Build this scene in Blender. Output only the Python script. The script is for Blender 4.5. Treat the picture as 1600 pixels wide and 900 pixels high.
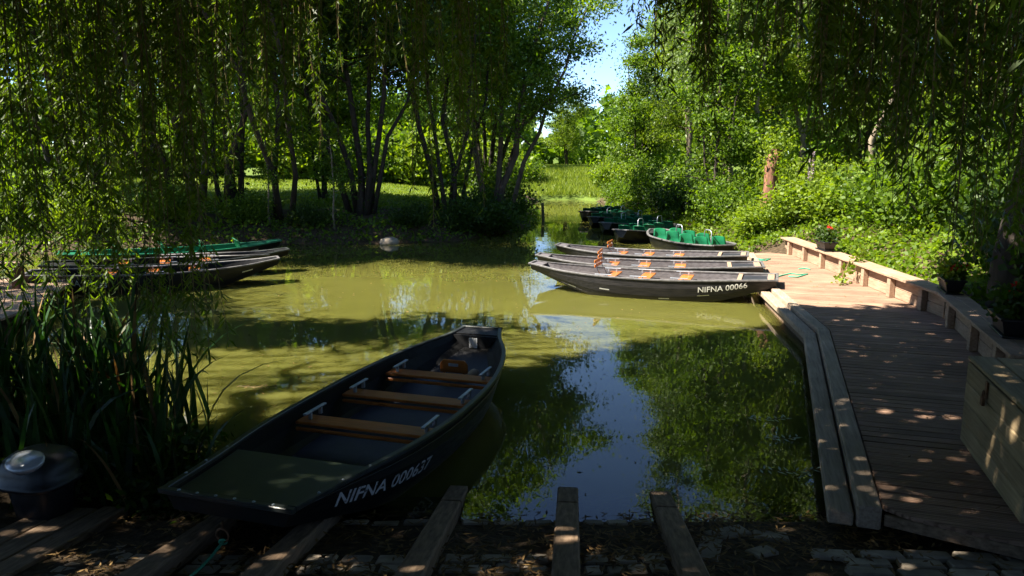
import bpy, math, random
import numpy as np
from mathutils import Vector, Matrix

for o in list(bpy.data.objects): bpy.data.objects.remove(o, do_unlink=True)
S = bpy.context.scene
COL = S.collection
R = math.radians
# ------------------------------------------------------------------ camera, sky, sun, exposure
F, W0 = 1150.0, 1600.0
PITCH = math.atan(195 / F)
CAMH = 2.6
cam = bpy.data.objects.new('camera', bpy.data.cameras.new('camera')); COL.objects.link(cam)
cam.data.sensor_width = 36.0; cam.data.lens = 36.0 * F / W0
cam.location = (0, 0, CAMH); cam.rotation_euler = (math.pi / 2 - PITCH, 0, 0)
cam.data.clip_end = 600; cam.data.clip_start = 0.05
S.camera = cam
SUN_EL = 52.0
SDX, SDY = -0.975, -0.16                      # horizontal direction towards the sun
_n = math.hypot(SDX, SDY); SDX /= _n; SDY /= _n
world = bpy.data.worlds.new('World'); S.world = world; world.use_nodes = True
wn = world.node_tree; bgn = wn.nodes['Background']
sky = wn.nodes.new('ShaderNodeTexSky'); sky.sky_type = 'NISHITA'; sky.sun_disc = False
sky.sun_elevation = R(SUN_EL); sky.sun_rotation = math.atan2(SDX, SDY)
wn.links.new(sky.outputs[0], bgn.inputs[0]); bgn.inputs[1].default_value = 0.08
sky.dust_density = 0.0; sky.ozone_density = 3.4; sky.altitude = 2500; sky.air_density = 0.9
sl = bpy.data.lights.new('sun', 'SUN'); sl.energy = 5.0; sl.angle = R(0.55); sl.color = (1.0, 0.93, 0.80)
so = bpy.data.objects.new('sun', sl); COL.objects.link(so)
ce = math.cos(R(SUN_EL))
TOSUN = Vector((SDX * ce, SDY * ce, math.sin(R(SUN_EL))))
so.rotation_euler = TOSUN.to_track_quat('Z', 'Y').to_euler()
S.view_settings.view_transform = 'Standard'; S.view_settings.look = 'None'
S.view_settings.gamma = 1; S.view_settings.use_curve_mapping = False
S.view_settings.exposure = 2.05
cy = S.cycles
cy.use_denoising = True
cy.max_bounces = 7; cy.diffuse_bounces = 3; cy.glossy_bounces = 3; cy.transmission_bounces = 4; cy.transparent_max_bounces = 8
cy.caustics_reflective = False; cy.caustics_refractive = False
cy.sample_clamp_indirect = 6.0

def at(px, py, z):                              # a pixel of the photograph back to the horizontal plane z
    u = (px - 800) / F; v = (450 - py) / F
    c, s = math.cos(PITCH), math.sin(PITCH)
    k = (z - CAMH) / (-s + c * v)
    return Vector((u * k, (c + s * v) * k, z))

# ------------------------------------------------------------------ helpers
def fin(o, parent=None):
    COL.objects.link(o)
    if parent is not None: o.parent = parent
    return o
def tag(o, label=None, cat=None, group=None, kind=None):
    if label: o['label'] = label
    if cat: o['category'] = cat
    if group: o['group'] = group
    if kind: o['kind'] = kind
    return o
def empty(name, loc=(0, 0, 0), rz=0.0, sc=1.0):
    o = bpy.data.objects.new(name, None); COL.objects.link(o)
    o.location = loc; o.rotation_euler = (0, 0, rz); o.scale = (sc, sc, sc); o.empty_display_size = .1
    return o
def copy_tree(o, parent=None):
    c = o.copy(); COL.objects.link(c)
    if parent is not None: c.parent = parent
    for ch in [k for k in bpy.data.objects if k.parent == o]: copy_tree(ch, c)
    return c

class MB:
    def __init__(s): s.v = []; s.f = []
    def add(s, vs, fs):
        n = len(s.v); s.v += [tuple(p) for p in vs]; s.f += [tuple(i + n for i in f) for f in fs]
    def box(s, c, size, rz=0.0, M=None):
        hx, hy, hz = size[0] / 2, size[1] / 2, size[2] / 2
        P = [Vector((x, y, z)) for z in (-hz, hz) for x, y in ((-hx, -hy), (hx, -hy), (hx, hy), (-hx, hy))]
        A = M if M is not None else Matrix.Rotation(rz, 3, 'Z')
        c = Vector(c)
        s.add([A @ p + c for p in P], [(3, 2, 1, 0), (4, 5, 6, 7), (0, 1, 5, 4), (1, 2, 6, 5), (2, 3, 7, 6), (3, 0, 4, 7)])
    def prism(s, pts, z0, z1):                  # pts counter-clockwise (x,y); z0/z1 numbers or per-point lists
        n = len(pts)
        zb = z0 if isinstance(z0, (list, tuple)) else [z0] * n
        zt = z1 if isinstance(z1, (list, tuple)) else [z1] * n
        V = [(p[0], p[1], zb[i]) for i, p in enumerate(pts)] + [(p[0], p[1], zt[i]) for i, p in enumerate(pts)]
        s.add(V, [tuple(reversed(range(n))), tuple(range(n, 2 * n))] + [(i, (i + 1) % n, n + (i + 1) % n, n + i) for i in range(n)])
    def tube(s, pts, rad, n=6, cap=True):
        pts = [Vector(p) for p in pts]; m = len(pts)
        if not isinstance(rad, (list, tuple)): rad = [rad] * m
        V = []; up = Vector((0, 0, 1))
        prev = None
        for i in range(m):
            d = (pts[min(i + 1, m - 1)] - pts[max(i - 1, 0)])
            d = d.normalized() if d.length > 1e-9 else Vector((0, 0, 1))
            if prev is None:
                a = d.cross(Vector((1, 0, 0)) if abs(d.x) < .8 else Vector((0, 1, 0))).normalized()
            else:
                a = (prev - d * prev.dot(d))
                a = a.normalized() if a.length > 1e-6 else d.orthogonal().normalized()
            prev = a; b = d.cross(a)
            for k in range(n):
                t = 2 * math.pi * k / n
                V.append(pts[i] + (a * math.cos(t) + b * math.sin(t)) * rad[i])
        Fs = [(i * n + k, i * n + (k + 1) % n, (i + 1) * n + (k + 1) % n, (i + 1) * n + k) for i in range(m - 1) for k in range(n)]
        if cap: Fs += [tuple(reversed(range(n))), tuple(range((m - 1) * n, m * n))]
        s.add(V, Fs)
    def lathe(s, c, prof, n=12, sy=1.0):
        V = []; c = Vector(c)
        for r, z in prof:
            for k in range(n):
                t = 2 * math.pi * k / n; V.append(c + Vector((r * math.cos(t), r * math.sin(t) * sy, z)))
        m = len(prof)
        Fs = [(i * n + k, i * n + (k + 1) % n, (i + 1) * n + (k + 1) % n, (i + 1) * n + k) for i in range(m - 1) for k in range(n)]
        Fs += [tuple(reversed(range(n))), tuple(range((m - 1) * n, m * n))]
        s.add(V, Fs)
    def build(s, name, mat, parent=None, bev=0.0, smooth=False, sub=0):
        me = bpy.data.meshes.new(name); me.from_pydata(s.v, [], s.f); me.update()
        o = bpy.data.objects.new(name, me); me.materials.append(mat)
        if smooth: me.polygons.foreach_set('use_smooth', [True] * len(me.polygons))
        if bev:
            b = o.modifiers.new('bevel', 'BEVEL'); b.width = bev; b.segments = 1; b.limit_method = 'ANGLE'
        if sub:
            b = o.modifiers.new('sub', 'SUBSURF'); b.levels = sub; b.render_levels = sub
        return fin(o, parent)

def npmesh(name, V, k, mats, mi=None, smooth=False):     # V (N,k,3): N separate k-gons
    V = np.asarray(V, dtype=np.float32); N = V.shape[0]
    me = bpy.data.meshes.new(name)
    me.vertices.add(N * k); me.vertices.foreach_set('co', V.reshape(-1))
    me.loops.add(N * k); me.loops.foreach_set('vertex_index', np.arange(N * k, dtype=np.int32))
    me.polygons.add(N); me.polygons.foreach_set('loop_start', np.arange(0, N * k, k, dtype=np.int32))
    try: me.polygons.foreach_set('loop_total', np.full(N, k, dtype=np.int32))
    except Exception: pass
    if not isinstance(mats, (list, tuple)): mats = [mats]
    for m in mats: me.materials.append(m)
    if mi is not None: me.polygons.foreach_set('material_index', np.asarray(mi, dtype=np.int32))
    me.update(calc_edges=True); me.validate()
    return me
def idxmesh(name, V, Q, mat, smooth=False):              # shared vertices, quads Q (M,4)
    me = bpy.data.meshes.new(name); V = np.asarray(V, np.float32); Q = np.asarray(Q, np.int32)
    me.vertices.add(len(V)); me.vertices.foreach_set('co', V.reshape(-1))
    me.loops.add(Q.size); me.loops.foreach_set('vertex_index', Q.reshape(-1))
    me.polygons.add(len(Q)); me.polygons.foreach_set('loop_start', np.arange(0, Q.size, 4, dtype=np.int32))
    try: me.polygons.foreach_set('loop_total', np.full(len(Q), 4, dtype=np.int32))
    except Exception: pass
    me.materials.append(mat); me.update(calc_edges=True); me.validate()
    if smooth: me.polygons.foreach_set('use_smooth', [True] * len(me.polygons))
    return me
def unit(a): return a / np.maximum(np.linalg.norm(a, axis=-1, keepdims=True), 1e-9)
def leaf_quads(P, D, L, Wd, rng, bend=0.0):
    """rhombic leaves at P along D (unit), length L, width Wd, random roll"""
    N = len(P); L = np.asarray(L).reshape(-1, 1) * np.ones((N, 1)); Wd = np.asarray(Wd).reshape(-1, 1) * np.ones((N, 1))
    r = rng.normal(size=(N, 3)); s = unit(np.cross(D, r)); nrm = np.cross(D, s)
    mid = P + D * L * .45 + nrm * (L * .06)
    return np.stack([P, mid + s * Wd * .5, P + D * L - nrm * L * bend, mid - s * Wd * .5], axis=1)

# ------------------------------------------------------------------ materials
def mat_new(name):
    m = bpy.data.materials.new(name); m.use_nodes = True
    nt = m.node_tree; b = nt.nodes['Principled BSDF']
    return m, nt, b
def node(nt, t, **kw):
    n = nt.nodes.new(t)
    for k, v in kw.items(): setattr(n, k, v)
    return n
def ramp(nt, stops, src):
    r = nt.nodes.new('ShaderNodeValToRGB'); e = r.color_ramp.elements
    while len(e) < len(stops): e.new(.5)
    for i, (p, c) in enumerate(stops): e[i].position = p; e[i].color = (*c, 1)
    nt.links.new(src, r.inputs[0]); return r
def noise(nt, scale, detail=4, coord='Object', stretch=None, rough=.55):
    tc = node(nt, 'ShaderNodeTexCoord'); n = node(nt, 'ShaderNodeTexNoise')
    n.inputs['Scale'].default_value = scale; n.inputs['Detail'].default_value = detail; n.inputs['Roughness'].default_value = rough
    if stretch:
        mp = node(nt, 'ShaderNodeMapping'); mp.inputs['Scale'].default_value = stretch[:3]
        src = tc.outputs[coord]
        if len(stretch) > 3:
            m0 = node(nt, 'ShaderNodeMapping'); m0.inputs['Rotation'].default_value = (0, 0, stretch[3]); nt.links.new(src, m0.inputs[0]); src = m0.outputs[0]
        nt.links.new(src, mp.inputs[0]); nt.links.new(mp.outputs[0], n.inputs['Vector'])
    else: nt.links.new(tc.outputs[coord], n.inputs['Vector'])
    return n
def bump(nt, b, h, strength=.3, dist=.01):
    bp = node(nt, 'ShaderNodeBump'); bp.inputs['Strength'].default_value = strength; bp.inputs['Distance'].default_value = dist
    nt.links.new(h, bp.inputs['Height']); nt.links.new(bp.outputs[0], b.inputs['Normal']); return bp
def simple(name, c1, c2, scale=8, rough=.6, metal=0.0, bmp=.15, spec=.5, stretch=None, dist=.01, island=0.0):
    m, nt, b = mat_new(name); n = noise(nt, scale, 5, stretch=stretch)
    r = ramp(nt, [(.3, c1), (.7, c2)], n.outputs[0])
    out = r.outputs[0]
    if island:
        g = node(nt, 'ShaderNodeNewGeometry'); hs = node(nt, 'ShaderNodeHueSaturation')
        mr = node(nt, 'ShaderNodeMapRange'); mr.inputs[3].default_value = 1 - island; mr.inputs[4].default_value = 1 + island
        nt.links.new(g.outputs['Random Per Island'], mr.inputs[0]); nt.links.new(mr.outputs[0], hs.inputs['Value'])
        nt.links.new(out, hs.inputs['Color']); out = hs.outputs[0]
    nt.links.new(out, b.inputs['Base Color'])
    b.inputs['Roughness'].default_value = rough; b.inputs['Metallic'].default_value = metal
    b.inputs['Specular IOR Level'].default_value = spec
    if bmp: bump(nt, b, n.outputs[0], bmp, dist)
    return m
def wood(name, dark, light, axis=(1, 12, 12, 0.0), scale=3.0, rough=.75, island=.22, grooves=None):
    m, nt, b = mat_new(name)
    g1 = noise(nt, scale, 6, stretch=axis, rough=.65); g2 = noise(nt, 1.7, 3)
    r = ramp(nt, [(.25, dark), (.5, tuple((a + c) / 2 for a, c in zip(dark, light))), (.75, light)], g1.outputs[0])
    mx = node(nt, 'ShaderNodeMix', data_type='RGBA', blend_type='MULTIPLY'); mx.inputs[0].default_value = .6
    r2 = ramp(nt, [(.35, (.55, .55, .55)), (.65, (1, 1, 1))], g2.outputs[0])
    nt.links.new(r.outputs[0], mx.inputs[6]); nt.links.new(r2.outputs[0], mx.inputs[7])
    geo = node(nt, 'ShaderNodeNewGeometry'); hs = node(nt, 'ShaderNodeHueSaturation'); mr = node(nt, 'ShaderNodeMapRange')
    mr.inputs[3].default_value = 1 - island; mr.inputs[4].default_value = 1 + island
    nt.links.new(geo.outputs['Random Per Island'], mr.inputs[0]); nt.links.new(mr.outputs[0], hs.inputs['Value'])
    nt.links.new(mx.outputs[2], hs.inputs['Color']); nt.links.new(hs.outputs[0], b.inputs['Base Color'])
    b.inputs['Roughness'].default_value = rough; b.inputs['Specular IOR Level'].default_value = .3
    h = g1.outputs[0]
    if grooves:
        tc = node(nt, 'ShaderNodeTexCoord'); mp = node(nt, 'ShaderNodeMapping'); mp.inputs['Rotation'].default_value = (0, 0, grooves[0])
        wv = node(nt, 'ShaderNodeTexWave', wave_type='BANDS', bands_direction='Y'); wv.inputs['Scale'].default_value = grooves[1]
        nt.links.new(tc.outputs['Object'], mp.inputs[0]); nt.links.new(mp.outputs[0], wv.inputs['Vector'])
        ad = node(nt, 'ShaderNodeMath', operation='MULTIPLY_ADD'); ad.inputs[1].default_value = .5
        nt.links.new(g1.outputs[0], ad.inputs[0]); nt.links.new(wv.outputs[1], ad.inputs[2]); h = ad.outputs[0]
        gd = ramp(nt, [(.05, (.45, .42, .40)), (.4, (1, 1, 1))], wv.outputs[1]); mg = node(nt, 'ShaderNodeMix', data_type='RGBA', blend_type='MULTIPLY'); mg.inputs[0].default_value = .8
        nt.links.new(hs.outputs[0], mg.inputs[6]); nt.links.new(gd.outputs[0], mg.inputs[7]); nt.links.new(mg.outputs[2], b.inputs['Base Color'])
        bump(nt, b, h, .8, .006)
    else: bump(nt, b, h, .5, .006)
    return m
def leafmat(name, c1, c2, trans=.45, tint=(1.5, 1.55, .55), rough=.5, spec=.35):
    m, nt, b = mat_new(name)
    geo = node(nt, 'ShaderNodeNewGeometry')
    r = ramp(nt, [(0, c1), (1, c2)], geo.outputs['Random Per Island'])
    nt.links.new(r.outputs[0], b.inputs['Base Color']); b.inputs['Roughness'].default_value = rough
    b.inputs['Specular IOR Level'].default_value = spec
    tr = node(nt, 'ShaderNodeBsdfTranslucent'); mu = node(nt, 'ShaderNodeMix', data_type='RGBA', blend_type='MULTIPLY'); mu.inputs[0].default_value = 1
    mu.inputs[7].default_value = (*tint, 1); nt.links.new(r.outputs[0], mu.inputs[6]); nt.links.new(mu.outputs[2], tr.inputs[0])
    ms = node(nt, 'ShaderNodeMixShader'); ms.inputs[0].default_value = trans
    nt.links.new(b.outputs[0], ms.inputs[1]); nt.links.new(tr.outputs[0], ms.inputs[2])
    nt.links.new(ms.outputs[0], nt.nodes['Material Output'].inputs[0]); return m

M = {}
M['deck'] = wood('deck_boards', (.19, .108, .07), (.50, .32, .22), (1.2, 22, 22, R(17.5)), 2.2, .8, .2, grooves=(R(17.5), 12.0))
M['beam'] = wood('edge_beam_wood', (.20, .145, .10), (.46, .35, .255), (16, 1.0, 16, R(17)), 2.5, .8, .15)
M['bench'] = wood('bench_wood', (.22, .13, .085), (.46, .32, .22), (14, 1.2, 14), 2.5, .75, .15)
M['sleeper'] = wood('sleeper_wood', (.07, .046, .028), (.33, .225, .145), (1.2, 18, 18), 2.0, .85, .2)
M['chest'] = wood('chest_wood', (.21, .145, .08), (.44, .33, .19), (1.0, 16, 20), 2.0, .8, .12)
def worn(name, c, lo, hi):
    m, nt, b = mat_new(name); n = noise(nt, 28, 5, rough=.75); r = ramp(nt, [(lo, (.03, .028, .026)), (hi, c)], n.outputs[0])
    nt.links.new(r.outputs[0], b.inputs['Base Color']); b.inputs['Roughness'].default_value = .7; return m
M['letter_grey'] = worn('worn_grey_lettering', (.50, .50, .51), .36, .46)
M['letter_white'] = worn('worn_white_lettering', (.62, .60, .55), .33, .41)
M['thwart'] = wood('varnished_bench_wood', (.36, .105, .022), (.62, .20, .04), (14, 1.5, 14), 2.5, .3, .12)
M['black'] = simple('black_hull_paint', (.006, .0065, .007), (.013, .0135, .013), 5, .38, bmp=.05)
def hullmat(name, c1, c2, rough):
    m, nt, b = mat_new(name); n = noise(nt, 6, 6, stretch=(.6, 3, 6)); n2 = noise(nt, 22, 4, stretch=(.25, 1, 2.2), rough=.7)
    r = ramp(nt, [(.3, c1), (.7, c2)], n.outputs[0])
    tc = node(nt, 'ShaderNodeTexCoord'); sp = node(nt, 'ShaderNodeSeparateXYZ'); nt.links.new(tc.outputs['Object'], sp.inputs[0])
    ad = node(nt, 'ShaderNodeMath', operation='MULTIPLY_ADD'); ad.inputs[1].default_value = .09; nt.links.new(n2.outputs[0], ad.inputs[0]); nt.links.new(sp.outputs[2], ad.inputs[2])
    mr = node(nt, 'ShaderNodeMapRange'); mr.inputs[1].default_value = .125; mr.inputs[2].default_value = .055; mr.inputs[3].default_value = 0; mr.inputs[4].default_value = .75
    nt.links.new(ad.outputs[0], mr.inputs[0])
    mx = node(nt, 'ShaderNodeMix', data_type='RGBA'); mx.inputs[7].default_value = (.075, .065, .035, 1)
    nt.links.new(mr.outputs[0], mx.inputs[0]); nt.links.new(r.outputs[0], mx.inputs[6])
    sc = ramp(nt, [(.66, (0, 0, 0)), (.74, (1, 1, 1))], n2.outputs[0]); m2 = node(nt, 'ShaderNodeMix', data_type='RGBA'); m2.inputs[7].default_value = (.07, .06, .052, 1)
    nt.links.new(sc.outputs[0], m2.inputs[0]); nt.links.new(mx.outputs[2], m2.inputs[6]); nt.links.new(m2.outputs[2], b.inputs['Base Color'])
    rr = ramp(nt, [(.3, (rough - .08,) * 3), (.7, (rough + .16,) * 3)], n2.outputs[0]); nt.links.new(rr.outputs[0], b.inputs['Roughness'])
    b.inputs['Specular IOR Level'].default_value = .28; bump(nt, b, n2.outputs[0], .12, .004); return m
M['black'] = hullmat('black_hull_paint', (.005, .0055, .006), (.012, .012, .012), .36)
M['black_in'] = simple('black_hull_inside', (.006, .006, .0065), (.014, .014, .015), 4, .5, bmp=.06, spec=.25)
M['grey_hull'] = simple('weathered_grey_hull', (.075, .066, .07), (.16, .145, .15), 9, .6, bmp=.2, stretch=(1, 4, 4))
M['dark_hull'] = hullmat('weathered_black_hull', (.008, .008, .009), (.030, .027, .027), .48)
M['green_deck'] = simple('dark_green_plate', (.012, .018, .011), (.022, .029, .018), 6, .35, bmp=.04)
M['floor_plate'] = simple('slate_floor_plate', (.018, .019, .025), (.032, .034, .044), 6, .5, bmp=.05, spec=.3)
M['rim_grey'] = simple('pale_rim', (.06, .058, .058), (.16, .15, .15), 12, .55)
M['rim_dark'] = simple('dark_rim', (.018, .022, .021), (.04, .045, .043), 12, .32)
M['metal'] = simple('galvanised_metal', (.35, .38, .42), (.5, .53, .58), 20, .4, .6, .05)
M['green_seat'] = simple('green_plastic', (.006, .10, .042), (.014, .17, .068), 4, .32, bmp=.02)
M['green_in'] = simple('green_hull_inside', (.004, .10, .05), (.01, .15, .075), 4, .4, bmp=.03)
M['white_paint'] = simple('white_paint', (.55, .53, .50), (.75, .73, .7), 15, .6)
M['paper'] = simple('notice_paper', (.6, .6, .6), (.75, .75, .75), 15, .6)
M['ink'] = simple('grey_ink', (.2, .2, .2), (.3, .3, .3), 15, .7)
M['rope'] = simple('green_rope', (.03, .25, .14), (.08, .42, .26), 90, .8, bmp=.8)
M['plastic'] = simple('black_plastic', (.006, .006, .007), (.016, .015, .017), 5, .45, bmp=.1)
M['silver'] = simple('silver_oval', (.42, .43, .45), (.62, .63, .65), 3, .2, .3, .02)
M['rust'] = simple('rusty_metal', (.10, .045, .02), (.24, .12, .06), 30, .7, .5, .2)
M['stone'] = simple('paving_stone', (.17, .135, .10), (.40, .33, .25), 7, .85, bmp=.6, island=.3)
M['bark'] = simple('dark_bark', (.014, .010, .007), (.05, .036, .026), 7, .9, bmp=1.0, stretch=(1, 1, .25), dist=.03)
M['bark_mid'] = simple('brown_bark', (.04, .028, .02), (.14, .10, .07), 7, .9, bmp=.9, stretch=(1, 1, .25), dist=.02)
M['bark_pale'] = simple('pale_bark', (.12, .09, .06), (.30, .24, .17), 7, .9, bmp=.8, stretch=(1, 1, .25), dist=.02)
M['bark_red'] = simple('flaking_red_bark', (.075, .03, .016), (.28, .13, .07), 9, .9, bmp=1.0, stretch=(1, 1, .3), dist=.05)
M['twig'] = simple('willow_twig', (.10, .07, .02), (.22, .15, .05), 20, .7)
M['willow'] = leafmat('willow_leaf', (.035, .066, .006), (.095, .145, .016), .48, (2.3, 2.3, .3))
M['willow_crown'] = leafmat('willow_crown_leaf', (.030, .052, .010), (.065, .095, .020), .22, (1.6, 1.6, .5))
M['leaf_dark'] = leafmat('dark_leaf', (.015, .040, .005), (.050, .092, .010), .42, (2.0, 2.0, .35))
M['leaf_mid'] = leafmat('mid_leaf', (.042, .090, .007), (.130, .205, .018), .45, (2.0, 2.0, .3))
M['leaf_light'] = leafmat('light_leaf', (.075, .130, .009), (.195, .265, .022), .45, (1.8, 1.8, .3))
M['leaf_grey'] = leafmat('grey_green_leaf', (.07, .115, .030), (.17, .235, .08), .38, (1.5, 1.6, .6))
M['cover'] = leafmat('bank_cover_leaf', (.060, .115, .008), (.165, .240, .018), .42, (1.8, 1.8, .3), spec=.25)
M['reed'] = leafmat('iris_blade', (.010, .035, .006), (.028, .075, .012), .25, (1.5, 1.7, .4), .4)
M['litter'] = leafmat('fallen_leaf', (.07, .035, .012), (.24, .15, .05), .1, (1.2, 1.0, .5), .8)
M['grass'] = leafmat('grass_blade', (.08, .135, .012), (.24, .29, .04), .4, (1.6, 1.6, .5))
M['sprig'] = leafmat('silvery_willow_leaf', (.22, .28, .22), (.36, .42, .34), .2, (1.2, 1.3, .8), .4)
M['red'] = leafmat('geranium_petal', (.50, .012, .010), (.75, .04, .02), .3, (1.2, .6, .6))
M['blossom'] = leafmat('pale_blossom', (.20, .15, .17), (.55, .47, .50), .3, (1.1, 1, 1))
M['tan'] = simple('tan_cloth', (.30, .21, .13), (.45, .33, .22), 20, .9, bmp=.3)

# ------------------------------------------------------------------ terrain
WATER = [(-2.75, 5.05), (2.15, 5.0), (2.35, 5.2), (2.6, 5.5), (4.25, 10.2), (4.75, 13.6), (6.0, 18.6), (6.1, 19.6), (6.3, 22.0), (6.0, 25), (5.9, 29), (5.5, 33), (4.9, 37),
         (5.4, 42), (6.2, 50), (5.0, 53), (2.2, 53), (1.2, 47), (1.4, 42), (1.3, 36), (.7, 31), (-.2, 28), (-1.8, 24.7), (-4.2, 23.9), (-7.5, 23.8),
         (-10, 22.5), (-14, 21), (-20, 20), (-24, 16), (-20, 12), (-13, 15), (-9.4, 15.2), (-8.3, 12), (-6.6, 9.3), (-4.7, 8), (-3.6, 6.9), (-3.1, 6)]
WP = np.array(WATER)
def sdist(x, y):                                 # >0 on land
    P = np.stack([x.ravel(), y.ravel()], 1); d = np.full(len(P), 1e9); ins = np.zeros(len(P), bool)
    n = len(WP)
    for i in range(n):
        a, b = WP[i], WP[(i + 1) % n]; e = b - a; w = P - a
        t = np.clip((w @ e) / (e @ e), 0, 1); q = w - t[:, None] * e
        d = np.minimum(d, np.hypot(q[:, 0], q[:, 1]))
        c = ((a[1] > P[:, 1]) != (b[1] > P[:, 1]))
        with np.errstate(divide='ignore', invalid='ignore'):
            xi = (b[0] - a[0]) * (P[:, 1] - a[1]) / (b[1] - a[1] + 1e-12) + a[0]
        ins ^= c & (P[:, 0] < xi)
    return np.where(ins, -d, d).reshape(x.shape)
def sst(x, a, b):
    t = np.clip((x - a) / (b - a), 0, 1); return t * t * (3 - 2 * t)
BX = np.array([[0, 4.4], [8.2, 5.5], [11, 6.5], [14.4, 6.75], [19.2, 7.2], [24, 6.5], [33, 6], [60, 7]])
def wob(x, y): return .5 * np.sin(x * 1.3 + y * .7) + .3 * np.sin(x * 2.9 - y * 2.1 + 1) + .2 * np.sin(x * .6 + y * 4.3 + 2)
def H(x, y):
    x = np.asarray(x, float); y = np.asarray(y, float)
    d = sdist(x, y)
    lo = np.maximum(d, 0)
    inside = -.75 * (1 - np.exp(np.minimum(d, 0) / .8))
    slipz = (5.05 - y) * .169
    island = 1.15 * (1 - np.exp(-lo / 1.6)) + .75 * sst(lo, 2, 22) + .07 * wob(x, y) * sst(lo, .2, 2)
    meadow = .25 + 1.7 * sst(y, 52, 64) + 1.5 * sst(y, 64, 110)
    rx = x - np.interp(y, BX[:, 0], BX[:, 1])
    right = .12 * (1 - np.exp(-lo / .2)) + np.where(rx > 0, 1.5 * (1 - np.exp(-rx / 2.6)) + .10 * rx, 0) + .06 * wob(x, y) * sst(rx, .3, 1.5)
    rb = 1.5 * (1 - np.exp(-lo / 2.2)) + .06 * lo + .08 * wob(x, y) * sst(lo, .3, 2)
    right = right * (1 - sst(y, 17.5, 20.5)) + rb * sst(y, 17.5, 20.5)
    left = .22 * (1 - np.exp(-lo / .35)) + .03 * wob(x * 2, y * 2) * sst(lo, .1, .8) + .02 * lo
    wi = sst(y, 15.5, 19) * (1 - sst(x, 1, 4) * sst(y, 20, 22))
    wr = sst(x, 2.0, 2.6) * sst(y, 4.2, 5.2)
    wm = sst(y, 49, 55)
    out = left
    ws = sst(x, -4.2, -3.2) * (1 - sst(y, 4.9, 6.6)); ws = np.maximum(ws, (1 - sst(y, 4.0, 5.0)))
    out = out * (1 - wr) + right * wr
    isl_side = sst(y, 15.5, 19) * (x < 3.6)
    rgt_side = (x >= 3.6) & (y > 17)
    out = np.where(rgt_side, right, out)
    out = out * (1 - isl_side) + island * isl_side
    out = np.where(rgt_side, right, out)
    out = out * (1 - wm) + meadow * wm
    lowshelf = .02 * wob(x * 5, y * 5) * .5
    land = out * (1 - ws) + (slipz + lowshelf) * ws
    wat_s = np.maximum(slipz, -.75)
    wslip = (1 - sst(y, 6.5, 8.5)) * sst(x, -3.2, -2.4) * (1 - sst(x, 2.0, 2.6))
    water_h = inside * (1 - wslip) + wat_s * wslip
    return np.where(d > 0, land, water_h)
def Hs(x, y): return float(H(np.array([x]), np.array([y]))[0])

def axis(segs):
    out = []
    for a, b, st in segs: out += list(np.arange(a, b, st))
    return np.array(out + [segs[-1][1]])
gx = axis([(-90, -24, 3), (-24, -10, .7), (-10, 10, .25), (10, 24, .7), (24, 90, 3)])
gy = axis([(-12, 2, .8), (2, 8, .16), (8, 32, .4), (32, 66, .9), (66, 190, 5)])
GX, GY = np.meshgrid(gx, gy); GH = H(GX, GY)
nx, ny = len(gx), len(gy)
I = (np.arange(ny - 1)[:, None] * nx + np.arange(nx - 1)[None, :]).ravel()
Q = np.stack([I, I + 1, I + 1 + nx, I + nx], 1)
def ground_mat():
    m, nt, b = mat_new('ground_soil_and_grass')
    n1 = noise(nt, 2.2, 6, 'Object'); n2 = noise(nt, 14, 5, 'Object')
    soil = ramp(nt, [(.3, (.028, .019, .011)), (.6, (.075, .052, .030)), (.8, (.14, .095, .055))], n2.outputs[0])
    gr = ramp(nt, [(.3, (.05, .085, .012)), (.7, (.13, .18, .03))], n2.outputs[0])
    at_ = node(nt, 'ShaderNodeAttribute', attribute_name='grassy')
    add = node(nt, 'ShaderNodeMath', operation='ADD'); sub = node(nt, 'ShaderNodeMath', operation='SUBTRACT'); sub.inputs[1].default_value = .5
    nt.links.new(n1.outputs[0], sub.inputs[0]); nt.links.new(at_.outputs['Fac'], add.inputs[0]); nt.links.new(sub.outputs[0], add.inputs[1])
    rr = ramp(nt, [(.4, (0, 0, 0)), (.6, (1, 1, 1))], add.outputs[0])
    mx = node(nt, 'ShaderNodeMix', data_type='RGBA')
    nt.links.new(rr.outputs[0], mx.inputs[0]); nt.links.new(soil.outputs[0], mx.inputs[6]); nt.links.new(gr.outputs[0], mx.inputs[7])
    nt.links.new(mx.outputs[2], b.inputs['Base Color']); b.inputs['Roughness'].default_value = .95
    b.inputs['Specular IOR Level'].default_value = .2
    bump(nt, b, n2.outputs[0], .9, .04); return m
gm = idxmesh('ground', np.stack([GX.ravel(), GY.ravel(), GH.ravel()], 1), Q, ground_mat(), True)
SD = sdist(GX, GY)
ga = gm.attributes.new('grassy', 'FLOAT', 'POINT')
grassy = np.where(GY > 17, sst(SD, 1.6, 4.0), 0.0) * np.where((GX > 5) & (GY < 50), .2, 1.0)
grassy = np.maximum(grassy, sst(GY, 49, 53))
ga.data.foreach_set('value', grassy.ravel().astype(np.float32))
ground = fin(bpy.data.objects.new('ground', gm)); tag(ground, 'brown soil banks rising to green meadow around the pond', kind='structure')

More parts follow.
